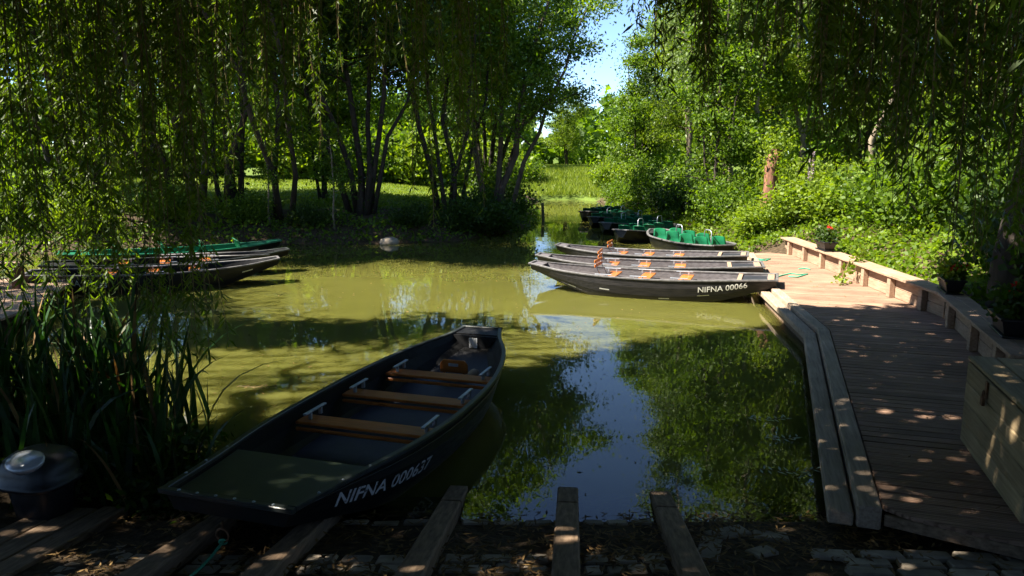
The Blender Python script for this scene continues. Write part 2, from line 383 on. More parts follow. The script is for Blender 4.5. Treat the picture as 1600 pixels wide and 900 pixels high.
# water: a turbid olive sheet, clear only where a few centimetres deep
def water_mat():
    m, nt, b = mat_new('turbid_pond_water')
    b.inputs['Base Color'].default_value = (.205, .185, .020, 1); b.inputs['Roughness'].default_value = 1.0; b.inputs['Specular IOR Level'].default_value = 0
    b.subsurface_method = 'BURLEY'; b.inputs['Subsurface Weight'].default_value = 1.0; b.inputs['Subsurface Radius'].default_value = (1.0, .95, .5); b.inputs['Subsurface Scale'].default_value = .33
    n0 = noise(nt, .35, 3, 'Object')
    r = ramp(nt, [(.3, (.080, .080, .017)), (.7, (.104, .102, .023))], n0.outputs[0]); nt.links.new(r.outputs[0], b.inputs['Base Color'])
    tr = node(nt, 'ShaderNodeBsdfTransparent'); tr.inputs[0].default_value = (.62, .55, .30, 1)
    a = node(nt, 'ShaderNodeAttribute', attribute_name='clarity')
    ms = node(nt, 'ShaderNodeMixShader'); nt.links.new(a.outputs['Fac'], ms.inputs[0]); nt.links.new(b.outputs[0], ms.inputs[1]); nt.links.new(tr.outputs[0], ms.inputs[2])
    gl = node(nt, 'ShaderNodeBsdfGlossy'); gl.inputs['Roughness'].default_value = .015
    fr = node(nt, 'ShaderNodeFresnel'); fr.inputs['IOR'].default_value = 1.45
    m2 = node(nt, 'ShaderNodeMixShader'); nt.links.new(fr.outputs[0], m2.inputs[0]); nt.links.new(ms.outputs[0], m2.inputs[1]); nt.links.new(gl.outputs[0], m2.inputs[2])
    w1 = noise(nt, 1.6, 2, 'Object', (1, .6, 1)); w2 = noise(nt, 7.0, 2, 'Object', (1, .55, 1))
    ad = node(nt, 'ShaderNodeMath', operation='MULTIPLY_ADD'); ad.inputs[1].default_value = .12
    nt.links.new(w2.outputs[0], ad.inputs[0]); nt.links.new(w1.outputs[0], ad.inputs[2])
    bp = node(nt, 'ShaderNodeBump'); bp.inputs['Strength'].default_value = 1.0; bp.inputs['Distance'].default_value = .0032
    nt.links.new(ad.outputs[0], bp.inputs['Height'])
    nt.links.new(bp.outputs[0], gl.inputs['Normal']); nt.links.new(bp.outputs[0], fr.inputs['Normal'])
    nt.links.new(m2.outputs[0], nt.nodes['Material Output'].inputs[0]); return m
selx = (gx >= -30) & (gx <= 12); sely = (gy >= 3.4) & (gy <= 56)
wx, wy = gx[selx], gy[sely]; WX, WY = np.meshgrid(wx, wy); WH = H(WX, WY)
n2x, n2y = len(wx), len(wy)
I2 = (np.arange(n2y - 1)[:, None] * n2x + np.arange(n2x - 1)[None, :]).ravel()
wm_ = idxmesh('pond_water', np.stack([WX.ravel(), WY.ravel(), np.zeros(WX.size)], 1), np.stack([I2, I2 + 1, I2 + 1 + n2x, I2 + n2x], 1), water_mat(), True)
ca = wm_.attributes.new('clarity', 'FLOAT', 'POINT')
ca.data.foreach_set('value', np.exp(np.minimum(WH, 0) / .09).ravel().astype(np.float32))
water = fin(bpy.data.objects.new('pond_water', wm_)); tag(water, 'calm olive green pond water with tree reflections', kind='structure')

# ------------------------------------------------------------------ boardwalk
ZD = .30
dl0, dl1, dl2 = at(1375, 796, ZD), at(1281, 503, ZD), at(1215, 452, ZD)
DECKP = [(2.50, 4.62), (3.35, 4.05), (5.2, 3.3), (5.9, 8.3), (6.75, 10.9), (7.0, 14.4), (7.45, 19.4), (6.3, 19.0), (5.0, 13.6), (4.45, 10.05)]
deck = empty('boardwalk', (3.5, 6, ZD)); tag(deck, 'reddish brown ribbed boardwalk running along the right side of the pond', 'boardwalk')
def rel(p, o): return (p[0] - o.location[0], p[1] - o.location[1], p[2] - o.location[2])
def strip_planks(poly, ang, width, gap, z1, z0, name, mat, parent, seed=1):
    rng = random.Random(seed)
    ca_, sa = math.cos(ang), math.sin(ang)
    uv = [(x * ca_ + y * sa, -x * sa + y * ca_) for x, y in poly]
    def cross(v):
        xs = []
        for i in range(len(uv)):
            a, b = uv[i], uv[(i + 1) % len(uv)]
            if (a[1] > v) != (b[1] > v): xs.append(a[0] + (b[0] - a[0]) * (v - a[1]) / (b[1] - a[1]))
        return (min(xs), max(xs)) if len(xs) >= 2 else None
    v0 = min(p[1] for p in uv); v1 = max(p[1] for p in uv); v = v0; mb = MB()
    while v < v1:
        a = cross(v + gap); b = cross(v + width - 1e-3)
        if a and b:
            q = [(a[0], v + gap), (a[1], v + gap), (b[1], v + width), (b[0], v + width)]
            dz = rng.uniform(-.002, .002)
            pts = [(u * ca_ - w * sa - parent.location[0], u * sa + w * ca_ - parent.location[1]) for u, w in q]
            mb.prism(pts, z0 - parent.location[2], z1 + dz - parent.location[2])
        v += width
    return mb.build(name, mat, parent, bev=.004)
strip_planks(DECKP, R(-17.5), .128, .011, ZD, ZD - .03, 'deck_planks', M['deck'], deck)
E1 = [(2.50, 4.62), (4.45, 10.05), (5.0, 13.6), (6.3, 19.0)]
def offset_line(L, d):
    out = []
    for i, p in enumerate(L):
        a = L[max(i - 1, 0)]; b = L[min(i + 1, len(L) - 1)]
        n1 = np.array([-(p[1] - a[1]), p[0] - a[0]]) if i > 0 else None
        n2 = np.array([-(b[1] - p[1]), b[0] - p[0]]) if i < len(L) - 1 else None
        n1 = n1 / np.linalg.norm(n1) if n1 is not None else None
        n2 = n2 / np.linalg.norm(n2) if n2 is not None else None
        if n1 is None: n = n2
        elif n2 is None: n = n1
        else:
            n = n1 + n2; n = n / (n @ n1)
        out.append((p[0] + n[0] * d, p[1] + n[1] * d))
    return out
for (d0, d1, z1, z0) in ((.012, .165, ZD + .012, ZD - .15), (.183, .345, ZD - .05, ZD - .15)):
    A = offset_line(E1, d0); B = offset_line(E1, d1)
    for i in range(3):
        e = .0015
        a0, a1, b1, b0 = [np.array(p) for p in (A[i], A[i + 1], B[i + 1], B[i])]
        k = (a1 - a0) / np.linalg.norm(a1 - a0) * e
        mb = MB(); mb.prism([(p[0] - 3.5, p[1] - 6) for p in (a0 + k, a1 - k, b1 - k, b0 + k)], z0 - ZD, z1 - ZD)
        mb.build('edge_beam', M['beam'], deck, bev=.012)
E1b = [(2.66, 5.07)] + E1[1:]; A = offset_line(E1b, .215); B = offset_line(E1b, .25)
mb = MB()
for i in range(3):
    mb.prism([(p[0] - 3.5, p[1] - 6) for p in (A[i], A[i + 1], B[i + 1], B[i])], -.75, -.152)
mb.build('edge_piling_board', M['sleeper'], deck)
mb = MB()                                            # front fascia and posts under the deck
fa, fb = np.array((2.50, 4.62)), np.array((5.2, 3.3)); 
mid = np.array((3.35, 4.05))
for p, q in ((fa, mid), (mid, fb)):
    dd = (q - p); L_ = np.linalg.norm(dd); mb.box(((p[0] + q[0]) / 2 - 3.5 + .01, (p[1] + q[1]) / 2 - 6 - .0 + .03, -.075), (L_ - .02, .04, .08), math.atan2(dd[1], dd[0]))
mb.build('front_fascia', M['sleeper'], deck, bev=.005)
for (x, y) in ((3.1, 6.4), (3.75, 8.2), (4.4, 10.0), (4.85, 12.6), (5.3, 14.8), (5.9, 17.2)):
    mb = MB(); mb.box((x + .12 - 3.5, y - 6, -.45), (.14, .14, .8)); mb.build('post', M['sleeper'], deck, bev=.006)

# ------------------------------------------------------------------ long bench
bench = empty('deck_bench', (6.3, 10, ZD)); tag(bench, 'long low plank bench with boarded back edging the right of the boardwalk', 'bench')
BP = [at(1600, 590, .68), at(1535, 520, .68), at(1462, 456, .68), at(1325, 408, .68), at(1220, 370, .68)]
BP = [(5.02, 7.2), (5.42, 8.3), (6.36, 10.85), (6.66, 14.4), (7.02, 19.2)]
SW = .36
for i in range(4):
    a, b = np.array(BP[i]), np.array(BP[i + 1]); d = (b - a) / np.linalg.norm(b - a); nrm = np.array((d[1], -d[0]))
    L_ = np.linalg.norm(b - a); rz = math.atan2(d[1], d[0])
    mb = MB()
    for k in range(2):
        c = (a + b) / 2 + nrm * (.09 + k * .182)
        mb.box((c[0] - 6.3, c[1] - 10, .40 - .022 + k * .0), (L_ - .012, .176, .044), rz)
    mb.build('seat', M['bench'], bench, bev=.006)
    npost = max(1, round(L_ / 1.15))
    for k in range(npost):
        t = (k + .5) / npost if i else .6
        c = a + (b - a) * t + nrm * .075
        mb = MB(); mb.box((c[0] - 6.3, c[1] - 10, .177), (.13, .09, .35), rz); mb.build('post', M['bench'], bench, bev=.005)
    mb = MB()
    for k in range(2):
        c = (a + b) / 2 + nrm * .145
        mb.box((c[0] - 6.3, c[1] - 10, .088 + k * .172), (L_ - .02, .035, .166), rz)
    mb.build('back_board', M['bench'], bench, bev=.004)

# ------------------------------------------------------------------ wooden chest
c1, c2 = np.array((3.76, 5.88)), np.array((3.27, 4.42))
d = (c2 - c1) / np.linalg.norm(c2 - c1); nr = np.array((-d[1], d[0])); L_ = np.linalg.norm(c2 - c1); cz = math.atan2(d[1], d[0])
if nr[0] < 0: nr = -nr
DW = 1.0; HC = .70
cc = (c1 + c2) / 2 + nr * DW / 2
chest = empty('storage_chest', (cc[0], cc[1], ZD), cz); tag(chest, 'greenish weathered plank chest with iron hasp on the boardwalk corner', 'chest')
sgn = 1 if (Matrix.Rotation(-cz, 2) @ Vector((nr[0], nr[1])))[1] > 0 else -1
mb = MB()
for k in range(4):
    hh = (HC - .02) / 4
    for s in (-1, 1): mb.box((0, s * (DW / 2 - .014), .012 + hh * (k + .5)), (L_, .028, hh - .005))
    for s in (-1, 1): mb.box((s * (L_ / 2 - .014), 0, .012 + hh * (k + .5)), (.028, DW - .06, hh - .005))
mb.build('side_boards', M['chest'], chest, bev=.006)
mb = MB()
for k in range(5): mb.box((0, -DW / 2 + DW / 5 * (k + .5), HC + .018), (L_ + .06, DW / 5 - .006 + (.0), .032))
mb.build('lid', M['chest'], chest, bev=.006)
mb = MB(); fy = -sgn * (DW / 2 + .008)
mb.box((-.18, fy, HC - .08), (.05, .014, .13)); mb.build('hasp', M['rust'], chest, bev=.003)
mb = MB(); mb.box((-.18, fy - sgn * .018, HC - .17), (.055, .022, .06))
mb.tube([(-.20, fy - sgn * .018, HC - .14), (-.20, fy - sgn * .018, HC - .10), (-.18, fy - sgn * .018, HC - .085), (-.16, fy - sgn * .018, HC - .10), (-.16, fy - sgn * .018, HC - .14)], .006)
mb.build('padlock', M['rust'], chest, bev=.003)

# ------------------------------------------------------------------ slipway: paving and timbers
SDIR = np.array((.084, 1.0)); SDIR /= np.linalg.norm(SDIR)
def slz(y): return (5.05 - y) * .169
rng0 = random.Random(5)
beamspec = [(-2.13, 3.2, 4.95, 'dark slipway timber left of the moored black boat, half in leaves'),
            (-1.44, 3.2, 5.5, 'slipway timber running under the stern of the near black boat'),
            (-.565, 3.2, 5.68, 'worn slipway timber just right of the near black boat, split at its end'),
            (.325, 3.2, 5.60, 'cracked slipway timber pointing straight into the sky reflection'),
            (1.06, 3.2, 5.52, 'rightmost slipway timber, tilted beside the leaf filled gutter')]
for i, (x4, y0, y1, lab) in enumerate(beamspec):
    o = empty('slipway_timber', (x4, 4.08, slz(4.08)), math.atan2(SDIR[1], SDIR[0])); tag(o, lab, 'timber', 'slipway timbers')
    w = .165; joint = y1 - .42
    sa = [(y0 - 4.08, joint - 4.08 - .006), (joint - 4.08 + .006, y1 - 4.08)] if i >= 2 else [(y0 - 4.08, y1 - 4.08)]
    for (a, b) in sa:
        mb = MB(); n = 8
        for s_ in range(1):
            top = .105 + (.012 if i == 3 else 0)
            mb.prism([(a, -w / 2), (b, -w / 2), (b, w / 2), (a, w / 2)], [-.12 - .169 * a, -.12 - .169 * b, -.12 - .169 * b, -.12 - .169 * a],
                     [top - .169 * a, top - .169 * b, top - .169 * b, top - .169 * a])
        q = mb.build('beam', M['sleeper'], o, bev=.012)
# low plank platform at the left
pl = empty('plank_platform', (-2.95, 4.55, slz(4.55)), math.atan2(SDIR[1], SDIR[0])); tag(pl, 'two broad dark planks lying on the ground in front of the iris', 'plank walkway')
for k in range(3):
    mb = MB(); yy = -.02 + k * .205
    a, b = -1.6, .62 - .05 * k
    mb.prism([(a, yy), (b, yy), (b, yy + .19), (a, yy + .19)], [-.05 - .12 * a, -.05 - .12 * b, -.05 - .12 * b, -.05 - .12 * a], [.05 - .12 * a, .05 - .12 * b, .05 - .12 * b, .05 - .12 * a])
    mb.build('plank', M['sleeper'], pl, bev=.006)
mb = MB()                                           # stone setts between the timbers and along the water
def sett(x, y, w, l, rz, dz=0.0, h=.08):
    z = Hs(x, y) + .012 + dz
    A = Matrix.Rotation(rz, 3, 'Z') @ Matrix.Rotation(-.169 * math.cos(rz) + rng0.uniform(-.03, .03), 3, 'X') @ Matrix.Rotation(rng0.uniform(-.03, .03), 3, 'Y')
    hx, hy = w / 2, l / 2; n = 7
    j = [rng0.uniform(.86, 1.0) for _ in range(8)]
    P = [(-hx * j[0], -hy), (hx * j[1], -hy * j[2]), (hx, hy * j[3]), (hx * .5, hy), (-hx * j[4], hy * j[5])]
    V = [A @ Vector((p[0], p[1], -h)) + Vector((x, y, z)) for p in P] + [A @ Vector((p[0] * .94, p[1] * .92, 0)) + Vector((x, y, z)) for p in P]
    m = len(P); mb.add(V, [tuple(reversed(range(m))), tuple(range(m, 2 * m))] + [(i, (i + 1) % m, m + (i + 1) % m, m + i) for i in range(m)])
bxs = [b[0] for b in beamspec]
def beamx(i, y): return bxs[i] + (y - 4.08) * .084
for i in range(4):
    for y, l, n in ((4.30, .16, 3), (4.14, .14, 4), (3.95, .15, 3), (5.02, .11, 3), (5.22, .12, 3)):
        a, b = beamx(i, y) + .10, beamx(i + 1, y) - .10
        if i == 0 and y > 4.8: continue
        step = (b - a) / n
        for k in range(n): sett(a + step * (k + .5), y + rng0.uniform(-.01, .01), step - .012, l, .0 + rng0.uniform(-.02, .02))
for k in range(26):                                  # cobbles left, between the platform and the first timber
    x = rng0.uniform(-2.75, -2.3); y = rng0.uniform(3.95, 4.6)
    sett(x, y, .15, .11, rng0.uniform(-.4, .4) - .1, -.012)
for r in range(5):                                   # paved corner at the lower right
    for k in range(5):
        sett(2.05 + k * .30 + (r % 2) * .12 + r * .045 + rng0.uniform(-.01, .01), 4.36 - r * .155 + k * -.02, .285, .145, -.12 + rng0.uniform(-.03, .03), .02)
for (x, y, w, l, rz) in ((1.50, 4.78, .34, .2, .3), (1.3, 4.5, .16, .5, -.35), (1.78, 4.72, .26, .2, -.2), (1.62, 4.42, .2, .16, .4)):
    sett(x, y, w, l, rz, .005)
pav = mb.build('slipway_paving', M['stone'], bev=.01); tag(pav, 'rows of worn stone setts between the slipway timbers', kind='structure')

# ------------------------------------------------------------------ boats
def curve(keys):
    K = np.array(keys, float); x, y = K[:, 0], K[:, 1]
    m = np.gradient(y, x)
    def f(t):
        t = min(max(t, 0), 1); i = min(max(np.searchsorted(x, t) - 1, 0), len(x) - 2); h = x[i + 1] - x[i]; s = (t - x[i]) / h
        return float((2 * s**3 - 3 * s**2 + 1) * y[i] + (s**3 - 2 * s**2 + s) * h * m[i] + (-2 * s**3 + 3 * s**2) * y[i + 1] + (s**3 - s**2) * h * m[i + 1])
    return f
class Hull: pass
def punt(L=4.95, wide=1.0, lift=0.0):
    h = Hull(); h.L = L
    h.wt = curve([(0, .385 * wide), (.1, .44 * wide), (.28, .555 * wide), (.5, .60 * wide), (.7, .55 * wide), (.86, .40 * wide), (.95, .245 * wide), (1, .19 * wide)])
    h.wb = curve([(0, .33 * wide), (.1, .39 * wide), (.28, .475 * wide), (.5, .50 * wide), (.7, .44 * wide), (.86, .27 * wide), (.95, .13 * wide), (1, .09 * wide)])
    h.zt = curve([(0, .47), (.2, .43), (.45, .40), (.75, .43), (.9, .48), (1, .54)])
    h.zb = curve([(0, .335), (.09, .20), (.2, .04), (.35, -.06), (.55, -.08), (.70, -.02), (.85, .17), (1, .40)])
    h.flare = 0.035
    return h
def tourboat(L=4.3):
    h = Hull(); h.L = L
    h.wt = curve([(0, .30), (.06, .50), (.2, .68), (.5, .74), (.8, .66), (.93, .42), (1, .22)])
    h.wb = curve([(0, .2), (.06, .38), (.2, .54), (.5, .60), (.8, .50), (.93, .26), (1, .08)])
    h.zt = curve([(0, .40), (.5, .35), (.8, .39), (1, .47)])
    h.zb = curve([(0, .16), (.1, -.02), (.5, -.08), (.85, -.02), (1, .22)])
    h.flare = .02
    return h
def side_pt(h, t, k, s):                            # k 0 chine .. 1 gunwale, s = +1 left / -1 right
    w = h.wb(t) + (h.wt(t) - h.wb(t)) * k + h.flare * math.sin(math.pi * k) * (1 - abs(2 * t - 1) ** 4)
    return Vector((t * h.L, s * w, h.zb(t) + (h.zt(t) - h.zb(t)) * k))
def hull_mesh(h, n=44, th=.022):
    mb = MB(); V = []; Fs = []
    ks = [0, .33, .66, 1]
    def ring(t, inner):
        tt = t if not inner else .008 + .984 * t
        pts = [side_pt(h, tt, k, 1) for k in reversed(ks)] + [side_pt(h, tt, k, -1) for k in ks]
        if inner:
            out = []
            for p in pts:
                q = p.copy(); q.y -= math.copysign(th, p.y)
                if abs(p.z - h.zb(tt)) < 1e-6: q.z += th
                out.append(q)
            pts = out
        return pts
    m = 8
    for inn in (False, True):
        for i in range(n + 1): V += ring(i / n, inn)
    N = (n + 1) * m
    for i in range(n):
        for k in range(m - 1):
            a = i * m + k; Fs.append((a, a + m, a + m + 1, a + 1))
            b = N + a; Fs.append((b, b + 1, b + m + 1, b + m))
        Fs.append((i * m, N + i * m, N + (i + 1) * m, (i + 1) * m))
        e = i * m + m - 1; Fs.append((e, e + m, N + e + m, N + e))
    Fs.append(tuple(range(m))); Fs.append(tuple(reversed(range(n * m, n * m + m))))
    Fs.append(tuple(reversed(range(N, N + m)))); Fs.append(tuple(range(N + n * m, N + n * m + m)))
    Fs.append((0, m - 1, N + m - 1, N)); Fs.append((n * m, N + n * m, N + n * m + m - 1, n * m + m - 1))
    mb.add(V, Fs); return mb
def hull_parts(h, root, outer, inner, rim, rail=.030, strake=None):
    o = hull_mesh(h).build('hull', outer, root, smooth=False)
    me = o.data; me.materials.append(inner)
    nn = 44; m = 8
    mi = [0] * len(me.polygons)
    N = (nn + 1) * m
    for p in me.polygons:
        if all(v >= N for v in p.vertices): mi[p.index] = 1
    me.polygons.foreach_set('material_index', mi)
    mb = MB(); n = 44                                # gunwale: a rectangular rail over the rim, all the way round
    def rails(k, out, hgt, dz):
        for s in (1, -1):
            V = []
            for i in range(n + 1):
                t = i / n; p = side_pt(h, t, k, s)
                V += [(p.x, p.y + s * out, p.z + dz - hgt), (p.x, p.y + s * out, p.z + dz), (p.x, p.y - s * .03 if k == 1 else p.y - s * .004, p.z + dz), (p.x, p.y - s * .03 if k == 1 else p.y - s * .004, p.z + dz - hgt)]
            Fs = []
            for i in range(n):
                for q in range(4):
                    a = i * 4 + q; b = i * 4 + (q + 1) % 4; f = (a, b, b + 4, a + 4)
                    Fs.append(f if s < 0 else tuple(reversed(f)))
            Fs += [(0, 1, 2, 3), (n * 4 + 3, n * 4 + 2, n * 4 + 1, n * 4)]
            mb.add(V, Fs)
    rails(1, rail, .035, .014)
    w = h.wt(0); mb.box((-.012, 0, h.zt(0) - .004), (.05, 2 * w + .05, .036))
    w = h.wt(1); mb.box((h.L + .012, 0, h.zt(1) - .004), (.05, 2 * w + .05, .036))
    mb.build('gunwale', rim, root, bev=.006)
    mb = MB()
    def sub():
        for s in (1, -1):
            P = [side_pt(h, i / 30, strake, s) for i in range(31)]
            for p in P: p.y += s * .004
            mb.tube(P, .011, 5)
    if strake: sub(); mb.build('rubbing_strake', outer, root, smooth=True)
def letters(h, root, text, side, t0, length, k0, cap, mat, shear=0.0, name='lettering', squash=False):
    cu = bpy.data.curves.new('txt', 'FONT'); cu.body = text; cu.size = 1.0; cu.shear = shear; cu.offset = .012; cu.resolution_u = 3
    ob = bpy.data.objects.new('txt', cu); COL.objects.link(ob)
    dg = bpy.context.evaluated_depsgraph_get(); dg.update()
    me = bpy.data.meshes.new_from_object(ob.evaluated_get(dg))
    bpy.data.objects.remove(ob, do_unlink=True)
    n = len(me.vertices); co = np.zeros(n * 3); me.vertices.foreach_get('co', co); co = co.reshape(-1, 3)
    x0, x1 = co[:, 0].min(), co[:, 0].max(); hgt = co[:, 1].max()
    for i in range(n):
        u = (co[i, 0] - x0) / (x1 - x0) * length; vv = co[i, 1] / hgt * cap
        t = t0 + (u if side < 0 else -u) / h.L
        hs = h.zt(t) - h.zb(t)
        p = side_pt(h, t, min(k0 + vv / hs, 1.0), side); p.y += side * .005
        co[i] = p
    me.vertices.foreach_set('co', co.ravel().astype(np.float32)); me.materials.clear(); me.materials.append(mat); me.update()
    o = bpy.data.objects.new(name, me); return fin(o, root)
def dash(h, root, side, t, k, ln=.16, ht=.022, name='paint_mark'):
    mb = MB(); n = 4; V = []
    for i in range(n + 1):
        tt = t + (i / n - .5) * ln / h.L; hs = h.zt(tt) - h.zb(tt)
        for kk in (k, k + ht / hs):
            p = side_pt(h, tt, kk, side); p.y += side * .006; V.append(p)
    Fs = [(2 * i, 2 * i + 2, 2 * i + 3, 2 * i + 1) for i in range(n)]
    mb.add(V, Fs); mb.build(name, M['white_paint'], root)
def thwarts(h, root, ts, z=.30, depth=.20, brackets=True, lip=False):
    for t in ts:
        w = h.wt(t) - .05
        mb = MB(); mb.box((t * h.L, 0, z), (depth, 2 * w * .97, .028)); 
        if lip: mb.box((t * h.L - depth / 2 - .01, 0, z - .05), (.022, 2 * w * .95, .035))
        b = mb.build('bench_seat', M['thwart'], root, bev=.008)
        if brackets:
            for s in (1, -1):
                mb = MB(); yy = s * (w - .13)
                mb.box((t * h.L + .06, yy, z + .085), (.34, .035, .016)); mb.box((t * h.L + .15, yy, z + .046), (.03, .03, .064)); mb.box((t * h.L - .02, yy, z + .046), (.03, .03, .064))
                mb.build('seat_bracket', M['metal'], b, bev=.003)
def place(root, stern, bow):
    root.location = (stern[0], stern[1], 0); root.rotation_euler = (0, 0, math.atan2(bow[1] - stern[1], bow[0] - stern[0]))
def plate(h, root, name, ta, tb, dz, mat, th=.02, inset=.035, n=8):
    mb = MB(); V = []
    for i in range(n + 1):
        t = ta + (tb - ta) * i / n; w = h.wt(t) - inset; z = h.zt(t) + dz
        V += [(t * h.L, w, z), (t * h.L, -w, z), (t * h.L, -w, z - th), (t * h.L, w, z - th)]
    Fs = []
    for i in range(n):
        for q in range(4): a = i * 4 + q; b = i * 4 + (q + 1) % 4; Fs.append((a, a + 4, b + 4, b))
    Fs += [(0, 1, 2, 3), (n * 4 + 3, n * 4 + 2, n * 4 + 1, n * 4)]
    mb.add(V, Fs); return mb.build(name, mat, root)
def floor(h, root, ta, tb, mat, gaps=3, z=.03):
    nseg = 6
    for g in range(gaps):
        a = ta + (tb - ta) * g / gaps + .0008; b = ta + (tb - ta) * (g + 1) / gaps - .0008
        mb = MB(); V = []
        for q_ in range(nseg + 1):
            t = a + (b - a) * q_ / nseg
            zz = max(h.zb(t) + .03, 0.0) + z; kk = min(max((zz - h.zb(t)) / (h.zt(t) - h.zb(t)), 0), 1); w = side_pt(h, t, kk, 1).y - .012
            V += [(t * h.L, w, zz), (t * h.L, -w, zz), (t * h.L, -w, zz - .02), (t * h.L, w, zz - .02)]
        e_ = nseg * 4
        mb.add(V, [(i * 4 + q, i * 4 + 4 + q, i * 4 + 4 + (q + 1) % 4, i * 4 + (q + 1) % 4) for i in range(nseg) for q in range(4)] + [(0, 1, 2, 3), (e_ + 3, e_ + 2, e_ + 1, e_)])
        mb.build('floor_plate', mat, root)

# --- the near boat
hN = punt(4.90, 1.28)
near = empty('wooden_boat'); tag(near, 'glossy black flat bottomed boat lettered NIFNA 000637, its stern over the slipway', 'boat', 'flat bottomed boats on the pond')
place(near, (-1.84, 4.45), (-.38, 9.13))
hull_parts(hN, near, M['black'], M['black_in'], M['rim_dark'], .022, .84)
plate(hN, near, 'stern_deck', .006, .175, -.03, M['green_deck'], .02, .05)
plate(hN, near, 'bow_deck', .955, .997, -.004, M['black_in'], .02, .03, 4)
thwarts(hN, near, (.385, .555, .72), .29, .21, True, True)
floor(hN, near, .15, .80, M['floor_plate'], 4)
mb = MB()                                            # rivets along the stern rim
for i in range(6):
    y = -.36 + .72 * i / 5; mb.lathe((-.012, y, hN.zt(0) + .013), [(.011, 0), (.011, .003), (.006, .008)], 8)
for t in (.05, .10, .16):
    for s in (1, -1):
        p = side_pt(hN, t, 1, s); mb.lathe((p.x, p.y + s * .0, p.z + .013), [(.011, 0), (.011, .003), (.006, .008)], 8)
mb.build('rivets', M['metal'], near)
letters(hN, near, 'NIFNA 000637', -1, .085, 1.22, .36, .10, M['letter_grey'], .25)
t_ = .945; w_ = hN.wt(t_) - .03; w2_ = hN.wb(t_) - .02
mb = MB(); mb.add([(t_ * hN.L, w_, hN.zt(t_) - .01), (t_ * hN.L, -w_, hN.zt(t_) - .01), (t_ * hN.L, -w2_, hN.zb(t_) + .02), (t_ * hN.L, w2_, hN.zb(t_) + .02),
                   (t_ * hN.L + .02, w_, hN.zt(t_) - .01), (t_ * hN.L + .02, -w_, hN.zt(t_) - .01), (t_ * hN.L + .02, -w2_, hN.zb(t_) + .02), (t_ * hN.L + .02, w2_, hN.zb(t_) + .02)],
                  [(0, 3, 2, 1), (4, 5, 6, 7), (0, 1, 5, 4), (1, 2, 6, 5), (2, 3, 7, 6), (3, 0, 4, 7)])
mb.build('bow_bulkhead', M['black_in'], near)
mb = MB(); xb = t_ * hN.L - .004; mb.box((xb, .02, hN.zt(t_) - .10), (.004, .105, .125)); nt_ = mb.build('notice', M['paper'], near)
mb = MB()
for k in range(7): mb.box((xb - .003, .02, hN.zt(t_) - .055 - k * .014), (.002, .085 - .012 * (k % 3), .004))
mb.build('notice_print', M['ink'], nt_)
mb = MB(); xq = .80 * hN.L                               # loose backrest board with a metal grip
prof = [(-.17, 0), (.17, 0), (.17, .10), (.13, .15), (-.13, .15), (-.17, .10)]
mb.add([(xq, y, .22 + z) for y, z in prof] + [(xq + .025, y, .22 + z) for y, z in prof], [tuple(reversed(range(6))), tuple(range(6, 12))] + [(i, (i + 1) % 6, 6 + (i + 1) % 6, 6 + i) for i in range(6)])
for y in (-.12, .12): mb.box((xq + .012, y, .13), (.02, .03, .2))
br = mb.build('backrest', M['thwart'], near, bev=.006)
mb = MB(); mb.box((xq - .006, 0, .315), (.01, .12, .035)); mb.build('grip_plate', M['metal'], br, bev=.003)
mb = MB()
for k in range(4):
    a = k * math.pi / 2; mb.tube([(-.05 + .0, .0, .34), (-.055, 0, .30), (-.05, 0, .27)], .008, 6)
ring = [(-.06, .045 * math.cos(a), .245 + .045 * math.sin(a)) for a in np.linspace(0, 2 * math.pi, 15)]
mb.tube(ring, .007, 6); mb.build('mooring_ring', M['rust'], near, smooth=True)
bag = empty('cloth_bundle', (0, 0, 0)); tag(bag, 'crumpled tan bundle lying in the bow of the near black boat', 'bundle')
mb = MB(); mb.lathe((0, 0, 0), [(.04, 0), (.10, .01), (.125, .05), (.10, .09), (.05, .115), (.01, .12)], 12, .75)
vv = [(x + .02 * math.sin(9 * y), y + .02 * math.sin(8 * x), z * (1 + .25 * math.sin(14 * x + 5 * y))) for x, y, z in mb.v]; mb.v = vv
mb.build('cloth', M['tan'], bag, smooth=True)
rzn = near.rotation_euler[2]
def in_boat(root, u, v, z):
    r = root.rotation_euler[2]; return Vector((root.location[0] + u * math.cos(r) - v * math.sin(r), root.location[1] + u * math.sin(r) + v * math.cos(r), z))
bag.location = in_boat(near, .835 * hN.L, -.16, .09); bag.rotation_euler = (0, 0, .6)
pr = in_boat(near, -.06, 0, .20)
rp = empty('mooring_rope', (pr.x, pr.y, pr.z)); tag(rp, 'thin green rope tied to the stern ring of the near black boat', 'rope')
end = at(300, 900, .31)
P = []
for i in range(14):
    t = i / 13; q = pr.lerp(Vector((end.x - .05, end.y - .12, .31)), t); q.z -= .03 * math.sin(math.pi * t); P.append(q - pr)
mb = MB(); mb.tube(P, .009, 6)
for ph in (0, math.pi):
    mb.tube([p + Vector((.006 * math.cos(k * 1.6 + ph), .006 * math.sin(k * 1.6 + ph), 0)) for k, p in enumerate(P)], .0065, 5)
mb.tube([Vector((.025 * math.cos(a), .0, .015 * math.sin(a))) for a in np.linspace(0, 6.28, 9)], .009, 5)
mb.build('strand', M['rope'], rp, smooth=True)

